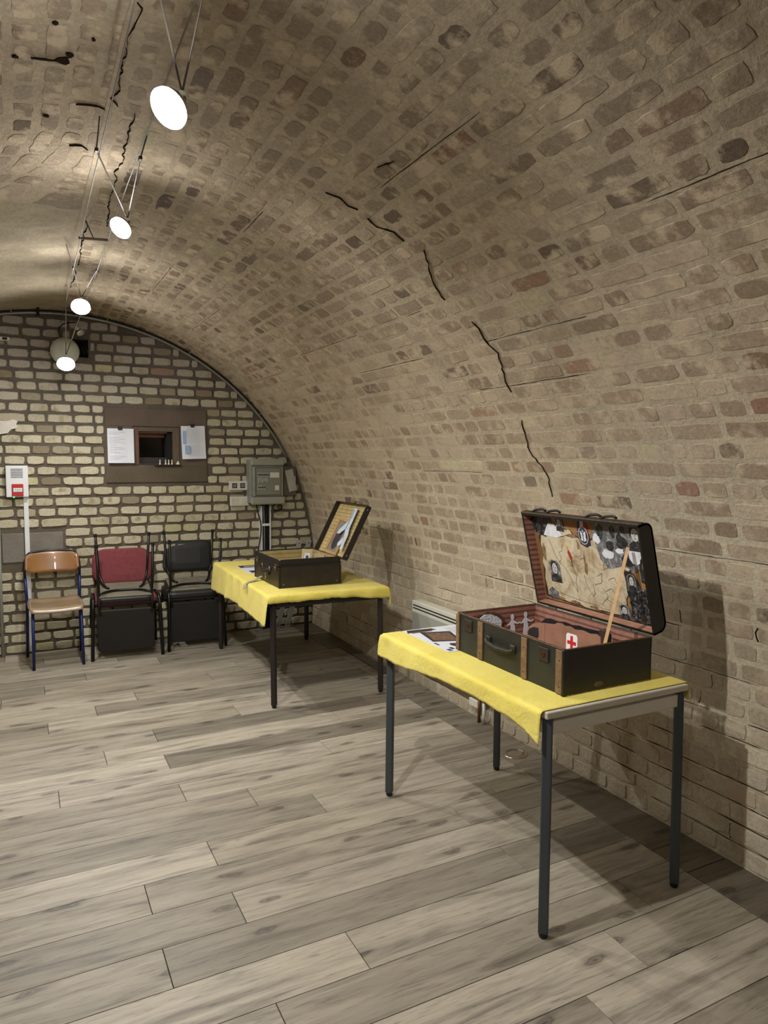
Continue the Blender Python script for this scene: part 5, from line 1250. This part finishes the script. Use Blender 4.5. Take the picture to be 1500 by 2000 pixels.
def upturned_chair(label, loc, rz, tilt, ZT):
    """black chair, upside down: built upright in local space, then turned about x"""
    t = thing('stacked_chair', label, 'chair', (0, 0, 0), 0, 'black-framed padded chairs stacked in pairs')
    t.matrix_world = Matrix.Translation(Vector(loc)+Vector((0, 0, ZT))) @ Matrix.Rotation(rz, 4, 'Z') @ Matrix.Rotation(PI+tilt, 4, 'X')
    obj('seat', pad(B(), .42, .40, .045, .015, Matrix.Translation((0, 0, .425)), .05), M_VINYL, t)
    obj('seat_board', box(B(), -.195, .195, -.185, .185, .412, .425, .003), M_UNDER, t)
    for s in (-1, 1):
        obj('leg', tube(B(), smoothpath([(s*.205, -.175, .0), (s*.185, -.150, .33), (s*.150, -.06, .402), (s*.12, .0, .404)], .05), .0105, 8), M_TBLK, t, smooth=True)
        obj('leg', tube(B(), smoothpath([(s*.205, .185, .0), (s*.195, .165, .40), (s*.195, .20, .47), (s*.19, .215, .55)], .04), .0105, 8), M_TBLK, t, smooth=True)
        for sy in (-1, 1):
            q = Vector((s*.205, -.175 if sy < 0 else .185, 0))
            obj('foot_cap', lathe(B(), [(0, -.004), (.014, -.004), (.0145, .008), (.012, .022), (0, .022)], 10, Matrix.Translation(q)), M_BLACK, t)
    obj('cross_rail', tube(B(), smoothpath([(-.195, .165, .395), (-.10, .07, .400), (.10, .07, .400), (.195, .165, .395)], .06), .0095, 8), M_TBLK, t, smooth=True)
    Mb = Matrix.Translation((0, .215, .685)) @ Matrix.Rotation(math.radians(90), 4, 'X')
    obj('backrest', pad(B(), .425, .34, .035, .012, Mb, .035), mat('back_vinyl', (24, 21, 18), .75, var=.1), t)
    return t
visitor_chair('visitor_chair', 'red fabric chair with black frame, carrying an upturned black chair', (.712, 6.00, 0), math.radians(-3), M_RED)
upturned_chair('black chair upside down on the red chair, backrest hanging in front', (.700, 5.90, 0), math.radians(-4), math.radians(7), .93)
visitor_chair('visitor_chair', 'black padded chair beside the far table, carrying another black chair', (1.255, 6.03, 0), math.radians(-2), M_VINYL, W=.46, bw_=.42, bz=(.585, .845), rnd_back=.045)
upturned_chair('black chair upside down on the other black chair beside the far table', (1.252, 5.985, 0), math.radians(-3), math.radians(6), .925)
# pale batten lying against the foot of the back wall
o = obj('floor_batten', box(B(), .04, .42, 6.195, 6.215, .0005, .012, .002, 1), mat('batten_pale', (170, 166, 152), .6)); finish(o, 'thin pale batten lying on the floor behind the plywood chair', 'batten')
